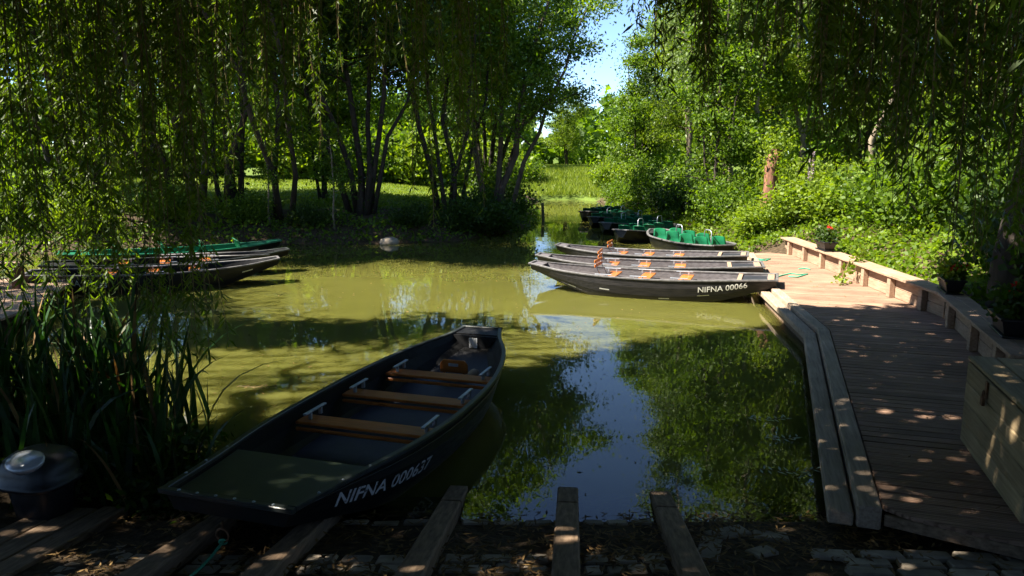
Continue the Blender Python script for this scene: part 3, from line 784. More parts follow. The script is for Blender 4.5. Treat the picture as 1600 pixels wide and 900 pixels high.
# --- the three punts at the boardwalk
def deck_punt(label, stern, bow, text, k0=.62):
    h = punt(math.hypot(bow[0] - stern[0], bow[1] - stern[1]), 1.12)
    r = empty('wooden_boat'); tag(r, label, 'boat', 'flat bottomed boats on the pond'); place(r, stern, bow)
    hull_parts(h, r, M['dark_hull'], M['grey_hull'], M['rim_grey'], .018)
    plate(h, r, 'stern_deck', .035, .125, -.035, M['floor_plate'], .02, .07)
    mb = MB()
    for (a, b) in ((.004, .032), (.128, .145)):
        w = h.wt((a + b) / 2) - .035; mb.box(((a + b) / 2 * h.L, 0, h.zt(a) - .022), ((b - a) * h.L, 2 * w, .03))
    mb.build('stern_frame', M['bench'], r, bev=.004)
    thwarts(h, r, (.35, .51, .655), .335, .24, True)
    t = .705; mb = MB(); mb.box((t * h.L + .03, 0, .645), (.03, .62, .065)); mb.box((t * h.L + .025, 0, .555), (.03, .62, .065)); b = mb.build('backrest', M['thwart'], r, bev=.01)
    for s in (1, -1):
        mb = MB(); mb.tube([(t * h.L - .10, s * .24, .33), (t * h.L + .0, s * .24, .50), (t * h.L + .045, s * .24, .66)], .011, 6); mb.build('backrest_stay', M['metal'], b, smooth=True)
    floor(h, r, .15, .85, M['grey_hull'], 4)
    plate(h, r, 'bow_deck', .95, .997, -.004, M['grey_hull'], .02, .03, 4)
    dash(h, r, 1, .655, .42, .20); dash(h, r, 1, .415, .22, .20); dash(h, r, 1, .80, .12, .16); 
    if text:
        letters(h, r, text, 1, .285, .88, k0 - .12, .105, M['letter_white'], 0.0); dash(h, r, 1, .265, .33, .22, .014)
    return r
deck_punt('weathered black punt lettered NIFNA 00066, nearest of the row at the boardwalk', (5.02, 13.8), (.45, 15.45), 'NIFNA 00066')
deck_punt('weathered grey punt moored between two others at the boardwalk', (5.35, 15.6), (.62, 16.85), None)
deck_punt('weathered grey punt with raised slatted backrest, farthest of the row at the boardwalk', (5.62, 17.45), (1.2, 18.95), None)

# --- green-seated boats along the right bank
def seat_mesh(mb, x, y, z, w=.46):
    n = 8; V = []
    prof = [(.40, .0), (.36, .05), (.10, .02), (.0, .06), (-.07, .22), (-.12, .40), (-.15, .42)]
    for i in range(n + 1):
        a = (i / n - .5) * 2
        for px_, pz in prof:
            bow_ = .05 * a * a
            V.append((x + px_ * (1 - .12 * a * a) + (bow_ if pz > .1 else 0), y + a * w / 2 * (1 if pz < .38 else .9), z + pz + (bow_ if pz < .1 else -.03 * a * a)))
    m = len(prof); Fs = []
    for i in range(n):
        for k in range(m - 1): a = i * m + k; Fs.append((a, a + 1, a + m + 1, a + m))
    mb.add(V, Fs)
def green_boat(label, stern, bow, rows=4, seat_face=1, rim='rim_grey'):
    h = tourboat(math.hypot(bow[0] - stern[0], bow[1] - stern[1]))
    r = empty('tour_boat'); tag(r, label, 'boat', 'green seated boats along the right bank'); place(r, stern, bow)
    hull_parts(h, r, M['black'], M['dark_hull'], M[rim], .045)
    plate(h, r, 'end_deck', .86, .995, -.012, M['dark_hull'], .02, .04)
    plate(h, r, 'end_deck', .005, .09, -.012, M['dark_hull'], .02, .04)
    for k in range(rows):
        x = h.L * (.17 + .62 * k / max(rows - 1, 1))
        for s in (-1, 1):
            mb = MB(); seat_mesh(mb, 0, 0, 0)
            V = mb.v
            if seat_face < 0: mb.v = [(-a, -b, c) for a, b, c in V]
            mb.v = [(a + x, b + s * .27, c * .92 + .17) for a, b, c in mb.v]
            o = mb.build('seat', M['green_seat'], r, smooth=True)
            so_ = o.modifiers.new('thick', 'SOLIDIFY'); so_.thickness = .018
        if k % 2 == 0:
            mb = MB(); mb.tube([(x - .05, 0, .2), (x - .05, 0, .68), (x + .02, 0, .74), (x + .28, 0, .74), (x + .35, 0, .68), (x + .35, 0, .2)], .016, 6)
            mb.build('hand_rail', M['metal'], r, smooth=True)
    floor(h, r, .1, .9, M['dark_hull'], 3, .01)
    return r
green_boat('green seated boat nearest the boardwalk, its bright seats in full sun', (5.75, 19.9), (4.75, 24.2), 4, -1)
green_boat('green seated boat with dull rim, second along the right bank from the boardwalk', (5.75, 27.1), (3.55, 23.9), 4, -1)
green_boat('green seated boat in the middle of the row along the right bank', (5.55, 30.2), (3.45, 26.8), 4, -1)
green_boat('green seated boat half shaded, second from the channel end of the row', (5.3, 33.4), (3.35, 29.8), 4, -1)
green_boat('dark green seated boat at the channel end, farthest from the boardwalk', (5.3, 36.6), (3.3, 33.3), 4, -1)

# --- boats on the left behind the willow curtain
def left_boat(label, stern, bow, inner, text, benches, rim, blk=False):
    h = punt(math.hypot(bow[0] - stern[0], bow[1] - stern[1]), 1.1)
    r = empty('wooden_boat'); tag(r, label, 'boat', 'flat bottomed boats on the pond'); place(r, stern, bow)
    hull_parts(h, r, M['black'], inner, rim, .026)
    plate(h, r, 'stern_deck', .006, .12, -.03, inner, .02, .05)
    plate(h, r, 'bow_deck', .94, .997, -.004, inner, .02, .03, 4)
    if benches == 'green':
        for t in (.25, .45, .63, .80):
            for s in (-1, 1):
                mb = MB(); seat_mesh(mb, 0, 0, 0, .40); mb.v = [(a + t * h.L, b + s * .24, c + .20) for a, b, c in mb.v]
                o = mb.build('seat', M['green_seat'], r, smooth=True); o.modifiers.new('thick', 'SOLIDIFY').thickness = .018
    else:
        thwarts(h, r, (.3, .47, .64), .335, .24, True)
    floor(h, r, .15, .85, inner, 3)
    letters(h, r, text, -1, .10, .95, .46, .11, M['letter_grey']); dash(h, r, -1, .86, .5, .22)
    return r
left_boat('black boat with bright green inside and the number 124, behind the willow curtain', (-10.9, 17.6), (-6.35, 20.0), M['green_in'], 'NIFNA 00124', 'green', M['green_in'])
left_boat('all black boat with orange benches wedged between the two numbered boats at the left dock', (-10.1, 15.7), (-5.5, 17.9), M['black_in'], 'NIFNA 00125', 'wood', M['rim_dark'])
left_boat('black boat numbered 123 with a pale rim, nearest the left dock', (-9.55, 14.35), (-5.2, 16.2), M['black_in'], 'NIFNA 00123', 'wood', M['rim_grey'])
for i, (a, b, lab) in enumerate((((-8.2, 17.0), (-5.9, 17.6), 'pale flat paddle laid across the black boats at the left'), ((-7.6, 16.6), (-5.6, 16.9), 'second paddle with grey shaft lying nearer the tip of boat 123'))):
    o = empty('paddle', (a[0], a[1], .50), math.atan2(b[1] - a[1], b[0] - a[0])); tag(o, lab, 'paddle', 'paddles on the left boats')
    L_ = math.hypot(b[0] - a[0], b[1] - a[1]); mb = MB(); mb.tube([(.4, 0, 0), (L_, 0, .01)], .017, 6); mb.build('shaft', M['rim_grey'], o, smooth=True)
    mb = MB(); mb.prism([(0, -.07), (.36, -.09), (.45, -.02), (.45, .02), (.36, .09), (0, .07)], -.008, .008); mb.build('blade', M['rim_grey'], o, bev=.004)

# ------------------------------------------------------------------ left jetty
jet = empty('jetty', (-9.5, 12.5, .3)); tag(jet, 'sun flecked pale plank jetty behind the willow curtain at the left', 'jetty')
JP = [(-13.5, 9.0), (-7.55, 10.2), (-7.7, 11.6), (-8.7, 14.6), (-13.5, 14.9)]
strip_planks(JP, R(-8), .15, .01, .32, .28, 'jetty_planks', M['bench'], jet, 3)
for (x, y) in ((-7.75, 10.5), (-7.95, 11.8), (-8.75, 14.3)):
    mb = MB(); mb.box((x + 9.5 - .1, y - 12.5, -.4), (.14, .14, .75)); mb.build('post', M['sleeper'], jet, bev=.006)
jb = empty('jetty_bench', (-9.9, 13.4, .32)); tag(jb, 'plain plank bench with thick reddish leg on the left jetty', 'bench')
mb = MB(); mb.box((0, 0, .46), (1.9, .34, .05), .1); mb.build('seat', M['bench'], jb, bev=.006)
for s in (-.75, .75):
    mb = MB(); mb.box((s, s * .1, .217), (.12, .26, .435), .1); mb.build('leg', M['bark_red'], jb, bev=.006)

# ------------------------------------------------------------------ lidded bin, lower left
bz = Hs(-3.45, 5.0)
bn = empty('lidded_bin', (-3.42, 5.02, bz), -.25); tag(bn, 'squat black bin with a silvery oval on its domed lid, in front of the iris', 'bin')
def squircle(mb, rings, n=28, ex=.5):
    V = []
    for (a_, b_, z, oy) in rings:
        for k in range(n):
            t = 2 * math.pi * k / n; c_, s_ = math.cos(t), math.sin(t)
            V.append((a_ * math.copysign(abs(c_) ** ex, c_), b_ * math.copysign(abs(s_) ** ex, s_) + oy, z))
    m = len(rings); mb.add(V, [tuple(reversed(range(n))), tuple(range((m - 1) * n, m * n))] + [(i * n + k, i * n + (k + 1) % n, (i + 1) * n + (k + 1) % n, (i + 1) * n + k) for i in range(m - 1) for k in range(n)])
mb = MB(); squircle(mb, [(.15, .13, 0, .02), (.16, .14, .05, .02), (.19, .16, .26, .01), (.19, .16, .29, .01)]); mb.build('body', M['plastic'], bn, smooth=True)
mb = MB(); squircle(mb, [(.25, .21, .29, 0), (.262, .222, .30, 0), (.262, .222, .325, 0), (.245, .205, .335, 0), (.243, .203, .40, .005), (.225, .185, .465, .02), (.18, .145, .505, .035), (.10, .08, .52, .045), (.01, .01, .523, .045)], 32, .62)
lid = mb.build('lid', M['plastic'], bn, smooth=True)
A = Matrix.Rotation(R(24), 3, 'X')
mb = MB(); mb.lathe((0, 0, 0), [(.12, -.05), (.145, 0), (.15, .014), (.135, .026), (.06, .034), (.01, .035)], 20, .70)
mb.v = [tuple(A @ Vector(p) + Vector((.03, -.12, .488))) for p in mb.v]; mb.build('oval_panel', M['silver'], lid, smooth=True)

# ------------------------------------------------------------------ vegetation builders
def rpoly(rng, a, b, n, wob_):
    P = [a + (b - a) * (i / n) for i in range(n + 1)]
    for i in range(1, n): P[i] = P[i] + Vector((rng.uniform(-1, 1), rng.uniform(-1, 1), rng.uniform(-.4, .4))) * wob_
    return P
def tree_meshes(seed, stems, leaf_from, nleaf, leafL, leafW, matL, matB, spread=.55, side_len=2.2, nside=9, top_sh=1.0, ivy=0.0):
    """stems: list of (base xyz, top xyz, r). Returns trunk mesh data and crown mesh data."""
    rng = random.Random(seed); nr = np.random.default_rng(seed); mb = MB(); clus = []
    for (b, t, r) in stems:
        b, t = Vector(b), Vector(t); P = rpoly(rng, b, t, 7, .02 * (t - b).length)
        rad = [r * (1.25 if i == 0 else 1) * (1 - .82 * i / 7) + .008 for i in range(8)]
        P[0] = P[0] - Vector((0, 0, .35))
        mb.tube(P, rad, 7)
        Ls = (t - b).length
        for k in range(nside):
            f = rng.uniform(.0, 1.0); f = leaf_from + (1 - leaf_from) * (k + f) / nside
            if f > .97: f = .97
            q = f * 7; i = min(int(q), 6); p = P[i].lerp(P[i + 1], q - i)
            az = rng.uniform(0, 2 * math.pi); up = rng.uniform(.1, .75)
            ln = side_len * (1.15 - .65 * f) * rng.uniform(.6, 1.25)
            dv = Vector((math.cos(az), math.sin(az), up)).normalized() * ln
            e = p + dv; br_ = rpoly(rng, p, e, 4, .08 * ln); r0 = max(rad[i] * .42, .012)
            mb.tube(br_, [r0 * (1 - .8 * j / 4) + .004 for j in range(5)], 5, False)
            for j in range(3):
                g = rng.uniform(.35, 1.0); pp = p.lerp(e, g)
                tw = pp + Vector((rng.gauss(0, .5), rng.gauss(0, .5), rng.gauss(.15, .35))) * ln * .45
                mb.tube([pp, (pp + tw) / 2 + Vector((0, 0, .04)), tw], [.010, .008, .004], 4, False)
                clus.append((pp, .8)); clus.append((tw, 1.0)); clus.append(((pp + tw) / 2, 1.0))
            clus.append((e, 1.2))
        clus.append((t, 1.3))
    C = np.array([[*c[0]] for c in clus]); Wt = np.array([c[1] for c in clus]); Wt = Wt * nr.uniform(.3, 1.6, len(Wt)); Wt /= Wt.sum()
    ix = nr.choice(len(C), nleaf, p=Wt)
    P = C[ix] + nr.normal(size=(nleaf, 3)) * np.array([spread, spread, spread * .6]) * nr.uniform(.4, 1.15, (nleaf, 1))
    if ivy:
        m = int(nleaf * ivy); st = [stems[i] for i in nr.integers(0, len(stems), m)]
        f = nr.uniform(0, .7, (m, 1)); B_ = np.array([s[0] for s in st]); T_ = np.array([s[1] for s in st])
        P[:m] = B_ + (T_ - B_) * f + nr.normal(size=(m, 3)) * .12
    D = unit(nr.normal(size=(nleaf, 3)) + np.array([0, 0, -.35]))
    sc = nr.uniform(.65, 1.3, nleaf)
    V = leaf_quads(P, D, leafL * sc, leafW * sc, nr)
    tm = bpy.data.meshes.new('trunk'); tm.from_pydata(mb.v, [], mb.f); tm.update(); tm.materials.append(matB)
    tm.polygons.foreach_set('use_smooth', [True] * len(tm.polygons))
    return tm, npmesh('crown', V, 4, matL)
def put_tree(name, meshes, loc, rz, sc, label, cat, group, sz=None):
    o = empty(name, (loc[0], loc[1], loc[2] if len(loc) > 2 else Hs(loc[0], loc[1]) - .05), rz); o.scale = (sc, sc, sz or sc)
    tag(o, label, cat, group)
    fin(bpy.data.objects.new('trunk', meshes[0]), o); fin(bpy.data.objects.new('crown', meshes[1]), o); return o

# unique tree forms
def fan(seed, n, spread_, h, r):
    rng = random.Random(seed); S_ = []
    for k in range(n):
        a = -1 + 2 * (k + .5) / n
        S_.append(((a * .45 + rng.uniform(-.1, .1), rng.uniform(-.4, .4), 0), (a * spread_ + rng.uniform(-.4, .4), rng.uniform(-1.5, 1.5), h * rng.uniform(.8, 1.05)), r * rng.uniform(.7, 1.2)))
    return S_
T_multi = tree_meshes(11, fan(1, 6, 4.2, 10.5, .115), .46, 30000, .16, .085, M['leaf_dark'], M['bark'], .55, 2.8, 9, ivy=.03)
T_multi2 = tree_meshes(12, fan(2, 5, 3.0, 11.5, .10), .44, 27000, .16, .085, M['leaf_mid'], M['bark'], .55, 2.6, 10, ivy=.05)
T_over = tree_meshes(20, [((0, 0, 0), (-1.2, -6.2, 10.8), .10), ((.3, 0, 0), (1.8, -5.6, 11.3), .09), ((-.2, .2, 0), (.4, -.8, 12), .11)], .58, 40000, .19, .10, M['leaf_mid'], M['bark'], .65, 3.4, 12)
T_lean = tree_meshes(13, [((0, 0, 0), (2.2, .2, 9.5), .14), ((-.2, .1, 0), (.6, .6, 10.5), .12), ((.2, -.2, 0), (3.4, -.6, 8.0), .10), ((-.3, 0, 0), (-1.4, .3, 10), .12)], .36, 26000, .13, .07, M['leaf_mid'], M['bark_mid'], .5, 2.2, 9)
T_young = tree_meshes(14, [((0, 0, 0), (.3, .2, 10.5), .085), ((.1, .1, 0), (-.7, .3, 9), .055)], .24, 20000, .13, .065, M['leaf_light'], M['bark_pale'], .45, 1.9, 16)
T_young2 = tree_meshes(15, [((0, 0, 0), (-.2, .1, 12), .10)], .34, 15000, .13, .055, M['leaf_grey'], M['bark_pale'], .42, 2.1, 22)
T_young3 = tree_meshes(16, [((0, 0, 0), (.5, -.2, 9.5), .09), ((0, .15, 0), (1.3, .4, 8.2), .05), ((-.1, 0, 0), (-.9, -.3, 8.6), .05)], .12, 22000, .15, .08, M['leaf_mid'], M['bark'], .45, 1.8, 12)
T_big = tree_meshes(17, [((0, 0, 0), (.2, .3, 13.5), .28), ((0, 0, 1.5), (2.4, .5, 11), .14), ((0, 0, 1.5), (-2.2, -.5, 11.5), .14)], .15, 24000, .22, .13, M['leaf_light'], M['bark'], .8, 4.0, 14)
T_big2 = tree_meshes(18, [((0, 0, 0), (-.3, .2, 14.5), .26), ((0, 0, 1), (1.8, -.6, 12), .13)], .12, 22000, .22, .13, M['leaf_mid'], M['bark'], .8, 3.8, 16)
T_sap = tree_meshes(19, [((0, 0, 0), (.15, .1, 4.6), .04)], .35, 1800, .11, .06, M['leaf_mid'], M['bark_pale'], .25, .8, 8)
def shrub_meshes(seed, rx, rz_, n, L, W, matL):
    nr = np.random.default_rng(seed); rng = random.Random(seed); mb = MB(); C = []
    for k in range(26):
        a = rng.uniform(0, 6.28); rr = rx * math.sqrt(rng.random()); zz = rz_ * rng.uniform(.35, 1) * (1 - .45 * (rr / rx) ** 2)
        e = Vector((rr * math.cos(a), rr * math.sin(a), zz)); mb.tube([Vector((e.x * .15, e.y * .15, -.2)), Vector((e.x * .6, e.y * .6, zz * .6)), e], [.018, .012, .004], 4, False)
        for f in (.4, .6, .8, 1.0): C.append((e.x * (.3 + .7 * f), e.y * (.3 + .7 * f), e.z * f))
    C = np.array(C); P = C[nr.integers(0, len(C), n)] + nr.normal(size=(n, 3)) * np.array([.2, .2, .13]) * rx
    P[:, 2] = np.abs(P[:, 2]); D = unit(nr.normal(size=(n, 3)) + np.array([0, 0, .1])); sc = nr.uniform(.6, 1.3, n)
    tm = bpy.data.meshes.new('stems'); tm.from_pydata(mb.v, [], mb.f); tm.update(); tm.materials.append(M['bark'])
    return tm, npmesh('foliage', leaf_quads(P, D, L * sc, W * sc, nr), 4, matL)
S_a = shrub_meshes(31, 1.3, 1.5, 5200, .13, .085, M['leaf_dark'])
S_b = shrub_meshes(32, 1.4, 1.9, 5600, .13, .08, M['leaf_mid'])
S_c = shrub_meshes(33, 1.3, 1.6, 5200, .14, .09, M['leaf_light'])
def put_shrub(meshes, x, y, sc, rz, label, group, z=None, sz=None):
    o = empty('shrub', (x, y, (Hs(x, y) if z is None else z) - .03), rz); o.scale = (sc, sc, sz or sc); tag(o, label, 'shrub', group)
    fin(bpy.data.objects.new('stems', meshes[0]), o); fin(bpy.data.objects.new('foliage', meshes[1]), o); return o

# --- island trees
gI = 'trees on the island'
put_tree('broadleaf_tree', T_multi, (-5.3, 26.3), 0, 1.0, 'dark tree with a wide fan of trunks in the middle of the island bank', 'tree', gI)
put_tree('broadleaf_tree', T_multi2, (-2.3, 27.3), .3, 1.0, 'upright clump of dark trunks between the wide fan and the leaning tree', 'tree', gI)
put_tree('broadleaf_tree', T_lean, (-.6, 28.6), 0, 1.0, 'pale trunked tree leaning right over the channel mouth', 'tree', gI)
put_tree('broadleaf_tree', T_multi2, (-9.6, 25.6), 2.1, 1.05, 'clump of trunks on the island bank behind the green boat at left', 'tree', gI)
put_tree('broadleaf_tree', T_multi, (-14.2, 24.5), 1.2, 1.0, 'many stemmed dark tree at the far left of the island behind the curtain', 'tree', gI)
put_tree('broadleaf_tree', T_over, (-7.9, 25.3), 0, 1.0, 'dark trunks left of the wide fan, their crown reaching out over the pond', 'tree', gI)
put_tree('broadleaf_tree', T_over, (-11.8, 24.9), -.2, 1.0, 'dark trunks behind the green boat with a crown over the left boats', 'tree', gI)
put_tree('broadleaf_tree', T_lean, (-12, 28), 2.6, 1.1, 'pale stemmed tree set back on the lawn behind the left boats', 'tree', gI)
put_tree('broadleaf_tree', T_young3, (-7.6, 30), .5, 1.15, 'slim three stemmed tree on the lawn behind the fan trunks', 'tree', gI)
put_tree('broadleaf_tree', T_multi, (-1.0, 33.5), 2.8, .95, 'dark spreading tree behind the leaning tree beside the channel', 'tree', gI)
for x, y, rz, sc, lab in ((-10.7, 24.6, .3, .85, 'thin sapling lit on the bank left of the green boat tip'), (-8.1, 24.7, 1.9, .8, 'thin sapling standing just behind the tip of the green boat'),
                          (-12.6, 23.2, 4, .8, 'pale leafed sapling behind the numbered boats'), (-5.9, 24.6, 2.5, .75, 'little sapling at the foot of the fan trunks')):
    put_tree('sapling', T_sap, (x, y), rz, sc, lab, 'sapling', 'saplings on the island bank')
gS = 'shrubs on the island bank'
for i, (m_, x, y, sc, rz, lab) in enumerate(((S_a, -.55, 29.6, 1.05, .2, 'big dark shrub overhanging the channel mouth at the island tip'), (S_a, -.9, 27.2, .95, 1.2, 'dark shrub on the island bank below the leaning tree'),
        (S_b, -.75, 32.8, 1.1, 2.1, 'shrub beyond the island tip beside the channel'), (S_a, -1.8, 25.9, .7, 3.1, 'low shrub at the waterline left of the island tip'), (S_a, -3.4, 25.2, .55, 4.0, 'small dark shrub right of the pale bank stone'),
        (S_b, -8.9, 24.7, .6, .9, 'small shrub on the bank at the tip of the green boat'), (S_b, -11.3, 23.9, .75, 1.7, 'leafy shrub behind the middle of the green boat'), (S_c, -13.2, 22.6, .8, 2.8, 'bright shrub behind the left boats'),
        (S_b, -15.8, 22.6, 1.0, .4, 'tall shrub at the far left end of the island bank'), (S_a, -6.8, 24.9, .5, 2.2, 'flat dark shrub below the fan trunks'))):
    put_shrub(m_, x, y, sc, rz, lab, gS)

# --- trees on the right bank
gR = 'trees on the right bank'
for (m_, x, y, rz, sc, lab) in (
        (T_young3, 6.6, 38.5, .3, .90, 'dark stemmed tree at the channel bend beyond the green boats'),
        (T_young, 8.1, 34, 1.3, 1.0, 'slender leafy tree behind the farthest green boats'),
        (T_young2, 7.0, 29.5, 2.2, .95, 'grey green feathery tree behind the middle green boats'),
        (T_young, 9.0, 31, 4.1, 1.05, 'light green tree set back behind the middle green boats'),
        (T_young3, 7.0, 25.6, 5.2, .85, 'thin stemmed tree standing right behind the second green boat'),
        (T_young2, 8.8, 26.2, .8, 1.0, 'tall feathery grey green tree left of the stripped stump'),
        (T_young, 10.6, 27.6, 2.9, 1.1, 'bright tree with straight pale stems behind the stump'),
        (T_young2, 11.6, 23.6, 3.6, .95, 'grey green tree on the slope right of the stump'),
        (T_young3, 12.8, 27, 1.9, 1.15, 'mid green tree high on the slope behind the flower spikes'),
        (T_young, 13.8, 21.5, 1.1, .95, 'light tree high on the slope above the bench'),
        (T_young3, 12.0, 17.8, 4.6, .9, 'shaded tree on the slope behind the hanging willow curtain'),
        (T_young2, 15.0, 17.0, 5.6, 1.0, 'feathery tree at the right edge up the slope'),
        (T_young3, 11.2, 13.8, 2.4, .9, 'dark tree at the right edge behind the flower boxes'),
        (T_big2, 11.5, 45, .7, .95, 'tall mid green tree right of the sky gap'),
        (T_big, 13.5, 39, 2.0, .95, 'broad light green tree behind the right bank trees'),
        (T_big2, 18, 31, 3.5, .95, 'broad tree high behind the slope'),
        (T_big, 19, 23, 1.3, .9, 'light green tree at the top of the slope far right')):
    put_tree('bank_tree', m_, (x, y), rz, sc, lab, 'tree', gR)
# --- trees beyond the meadow and lawn
gF = 'trees beyond the meadow'
put_tree('meadow_tree', T_big, (-16.5, 11.0), .6, .95, 'broad tree beside the left jetty shading the left boats', 'tree', None)
for i, (m_, x, y, rz, sc, lab) in enumerate((
        (T_big, 5.4, 74, .2, .55, 'small bright tree at the back of the meadow below the sky gap'),
        (T_big, -1.0, 66, 1.7, .85, 'light green tree at the left edge of the sunny meadow'), (T_big2, -6.0, 64, 2.9, 1.05, 'mid green tree behind the island at the meadow edge'),
        (T_big, -12, 60, .9, 1.05, 'sunlit tree across the lawn behind the fan trunks'), (T_big2, -17, 57, 4.2, 1.1, 'mid green tree across the lawn left of the fan trunks'),
        (T_big, -18.5, 47, 5.3, 1.0, 'light green tree across the lawn seen through the willow curtain'), (T_big2, -24.5, 44, .4, 1.05, 'broad tree far left across the lawn'),
        (T_big, -30, 38, 2.3, 1.05, 'outermost light tree far left across the lawn'), (T_big2, 16.5, 63, 3.3, 1.0, 'tall tree right of the meadow behind the bank trees'),
        (T_big, 16, 55, 1.1, 1.0, 'light green tree far back behind the right slope'), (T_big2, 23, 46, 2.6, 1.0, 'dark broad tree far back at the right'), (T_big2, -27, 30, 1.5, 1.0, 'mid green tree left of the boats behind the left jetty'), (T_big2, -17.5, 29.5, .5, 1.0, 'big tree on the left lawn whose crown shades the island'), (T_big, -21.5, 25.5, 2.2, .95, 'broad tree at the left end of the island beyond the jetty'))):
    put_tree('meadow_tree', m_, (x, y), rz, sc, lab, 'tree', gF)
gB = 'bushes across the lawn'
for i, (m_, x, y, sc, rz, lab) in enumerate(((S_c, -2.2, 47, 2.1, .5, 'sunny bush at the meadow end of the lawn hedge'), (S_c, -6, 46, 2.3, 1.5, 'sunny bush across the lawn seen between the upright clump and the fan trunks'), (S_b, -9.5, 45.5, 2.2, 2.5, 'bush across the lawn seen through the fan trunks'),
        (S_c, -13, 44, 2.3, 3.5, 'bright bush across the lawn left of the fan trunks'), (S_b, -17, 42, 2.2, 4.5, 'bush across the lawn behind the thin saplings'), (S_c, -21, 40, 2.3, 5.5, 'bright bush across the lawn at far left'), (S_b, .6, 58, 1.3, .8, 'bush at the left corner of the far meadow'), (S_c, 7.6, 56, 1.4, 1.8, 'bush at the right corner of the far meadow'))):
    put_shrub(m_, x, y, sc, rz, lab, gB)
# far wood, one mass
nr = np.random.default_rng(77); n = 60000
ang = nr.uniform(R(28), R(165), n); rad = nr.uniform(78, 100, n)
cl = np.sin(ang * 31) * 1.5 + np.sin(ang * 73 + 1) * 1.0
P = np.stack([rad * np.cos(ang), rad * np.sin(ang), 2.0 + nr.uniform(0, 1, n) ** .8 * (7.5 + cl + np.where(np.abs(np.cos(ang) - .075) < .045, -3.5, 0))], 1)
D = unit(nr.normal(size=(n, 3)))
fw = fin(bpy.data.objects.new('far_wood', npmesh('far_wood', leaf_quads(P, D, nr.uniform(.6, 1.2, n), nr.uniform(.4, .8, n), nr), 4, M['leaf_mid'])))
tag(fw, 'distant wood closing the view behind lawn and meadow', kind='stuff')

# --- shrubs, stump, flower spikes on the right bank
gQ = 'shrubs on the right bank'
for i, (m_, x, y, sc, rz, lab, sz) in enumerate(((S_c, 7.2, 21.4, .75, .4, 'low bright shrub beside the nearest green boat', .6), (S_c, 8.3, 20.4, .95, 1.3, 'bright shrub at the far end of the bench', .75), (S_b, 7.1, 24.4, .8, 2.3, 'shrub between the thin tree and the second green boat', .9),
        (S_a, 7.1, 28.2, .95, 3.3, 'dark shrub behind the middle green boats', 1.1), (S_a, 6.8, 31.6, .9, 4.3, 'dark shrub behind the half shaded green boat', 1.1), (S_b, 6.5, 35.2, .8, 5.3, 'shrub behind the farthest green boat', 1.0), (S_c, 9.6, 22.6, .9, .9, 'bright shrub right of the stripped stump', .9),
        (S_b, 9.2, 18.0, 1.0, 1.9, 'mid green shrub behind the far flower box', .9), (S_b, 9.3, 15.6, 1.0, 2.9, 'shrub behind the middle of the bench', 1.0), (S_a, 8.8, 12.6, .9, 3.9, 'shaded shrub behind the middle flower box', 1.0), (S_a, 7.6, 10.0, .8, 4.9, 'dark shrub behind the near flower box', 1.0),
        (S_a, 6.9, 7.8, .85, 5.9, 'dark shrub behind the wooden chest', 1.0), (S_c, 10.8, 19.6, 1.1, .2, 'bright shrub higher up behind the bench', 1.2), (S_b, 11.4, 16.0, 1.2, 1.2, 'tall shrub up the slope in the willow shade', 1.4), (S_b, 10.6, 12.8, 1.1, 2.2, 'tall shrub near the right willow trunk', 1.5),
        (S_b, 5.9, 41.5, .8, 2.0, 'low shrub at the channel edge before the meadow', .8), (S_c, 8.8, 24.0, .8, 5.0, 'bright shrub left of the stripped stump', .9))):
    put_shrub(m_, x, y, sc, rz, lab, gQ, sz=sz)
st_z = Hs(8.0, 22.6)
stump = empty('tree_stump', (7.75, 22.4, st_z - .1)); tag(stump, 'tall stripped trunk with flaking reddish bark above the sunny bank', 'tree stump')
mb = MB(); rng = random.Random(4); P = [Vector((0, 0, -.2)), Vector((-.03, 0, .5)), Vector((.06, 0, 1.0)), Vector((.05, .02, 1.6)), Vector((.16, 0, 2.15))]
mb.tube(P, [.30, .24, .20, .21, .16], 12); mb.v = [(x * (1 + .12 * math.sin(7 * z + 5 * y)), y * (1 + .1 * math.sin(9 * z)), z) for x, y, z in mb.v]
mb.build('trunk', M['bark_red'], stump, smooth=True)
nr = np.random.default_rng(8); n = 900
P = np.array([.15, 0, 2.1]) + nr.normal(size=(n, 3)) * np.array([.28, .28, .35]); D = unit(nr.normal(size=(n, 3)) + [0, 0, .3])
fin(bpy.data.objects.new('sprouts', npmesh('sprouts', leaf_quads(P, D, .12, .06, nr), 4, M['leaf_light'])), stump)
for x, y, hh, lab in ((8.75, 21.8, 1.75, 'tall spike of pale blossom standing right of the stump'),):
    fs = empty('flower_spike', (x, y, Hs(x, y))); tag(fs, lab, 'flower')
    mb = MB(); mb.tube([Vector((0, 0, -.1)), Vector((.03, 0, hh))], [.018, .008], 6); mb.build('stalk', M['twig'], fs)
    n = 170; zz = nr.uniform(.5 * hh, hh, n); a = nr.uniform(0, 6.28, n); rr = .10 * (1.1 - (zz / hh) * .6)
    P = np.stack([rr * np.cos(a) * .5, rr * np.sin(a) * .5, zz], 1); D = unit(np.stack([np.cos(a), np.sin(a), np.full(n, .3)], 1))
    fin(bpy.data.objects.new('blossoms', npmesh('blossoms', leaf_quads(P, D, .07, .05, nr), 4, M['blossom'])), fs)

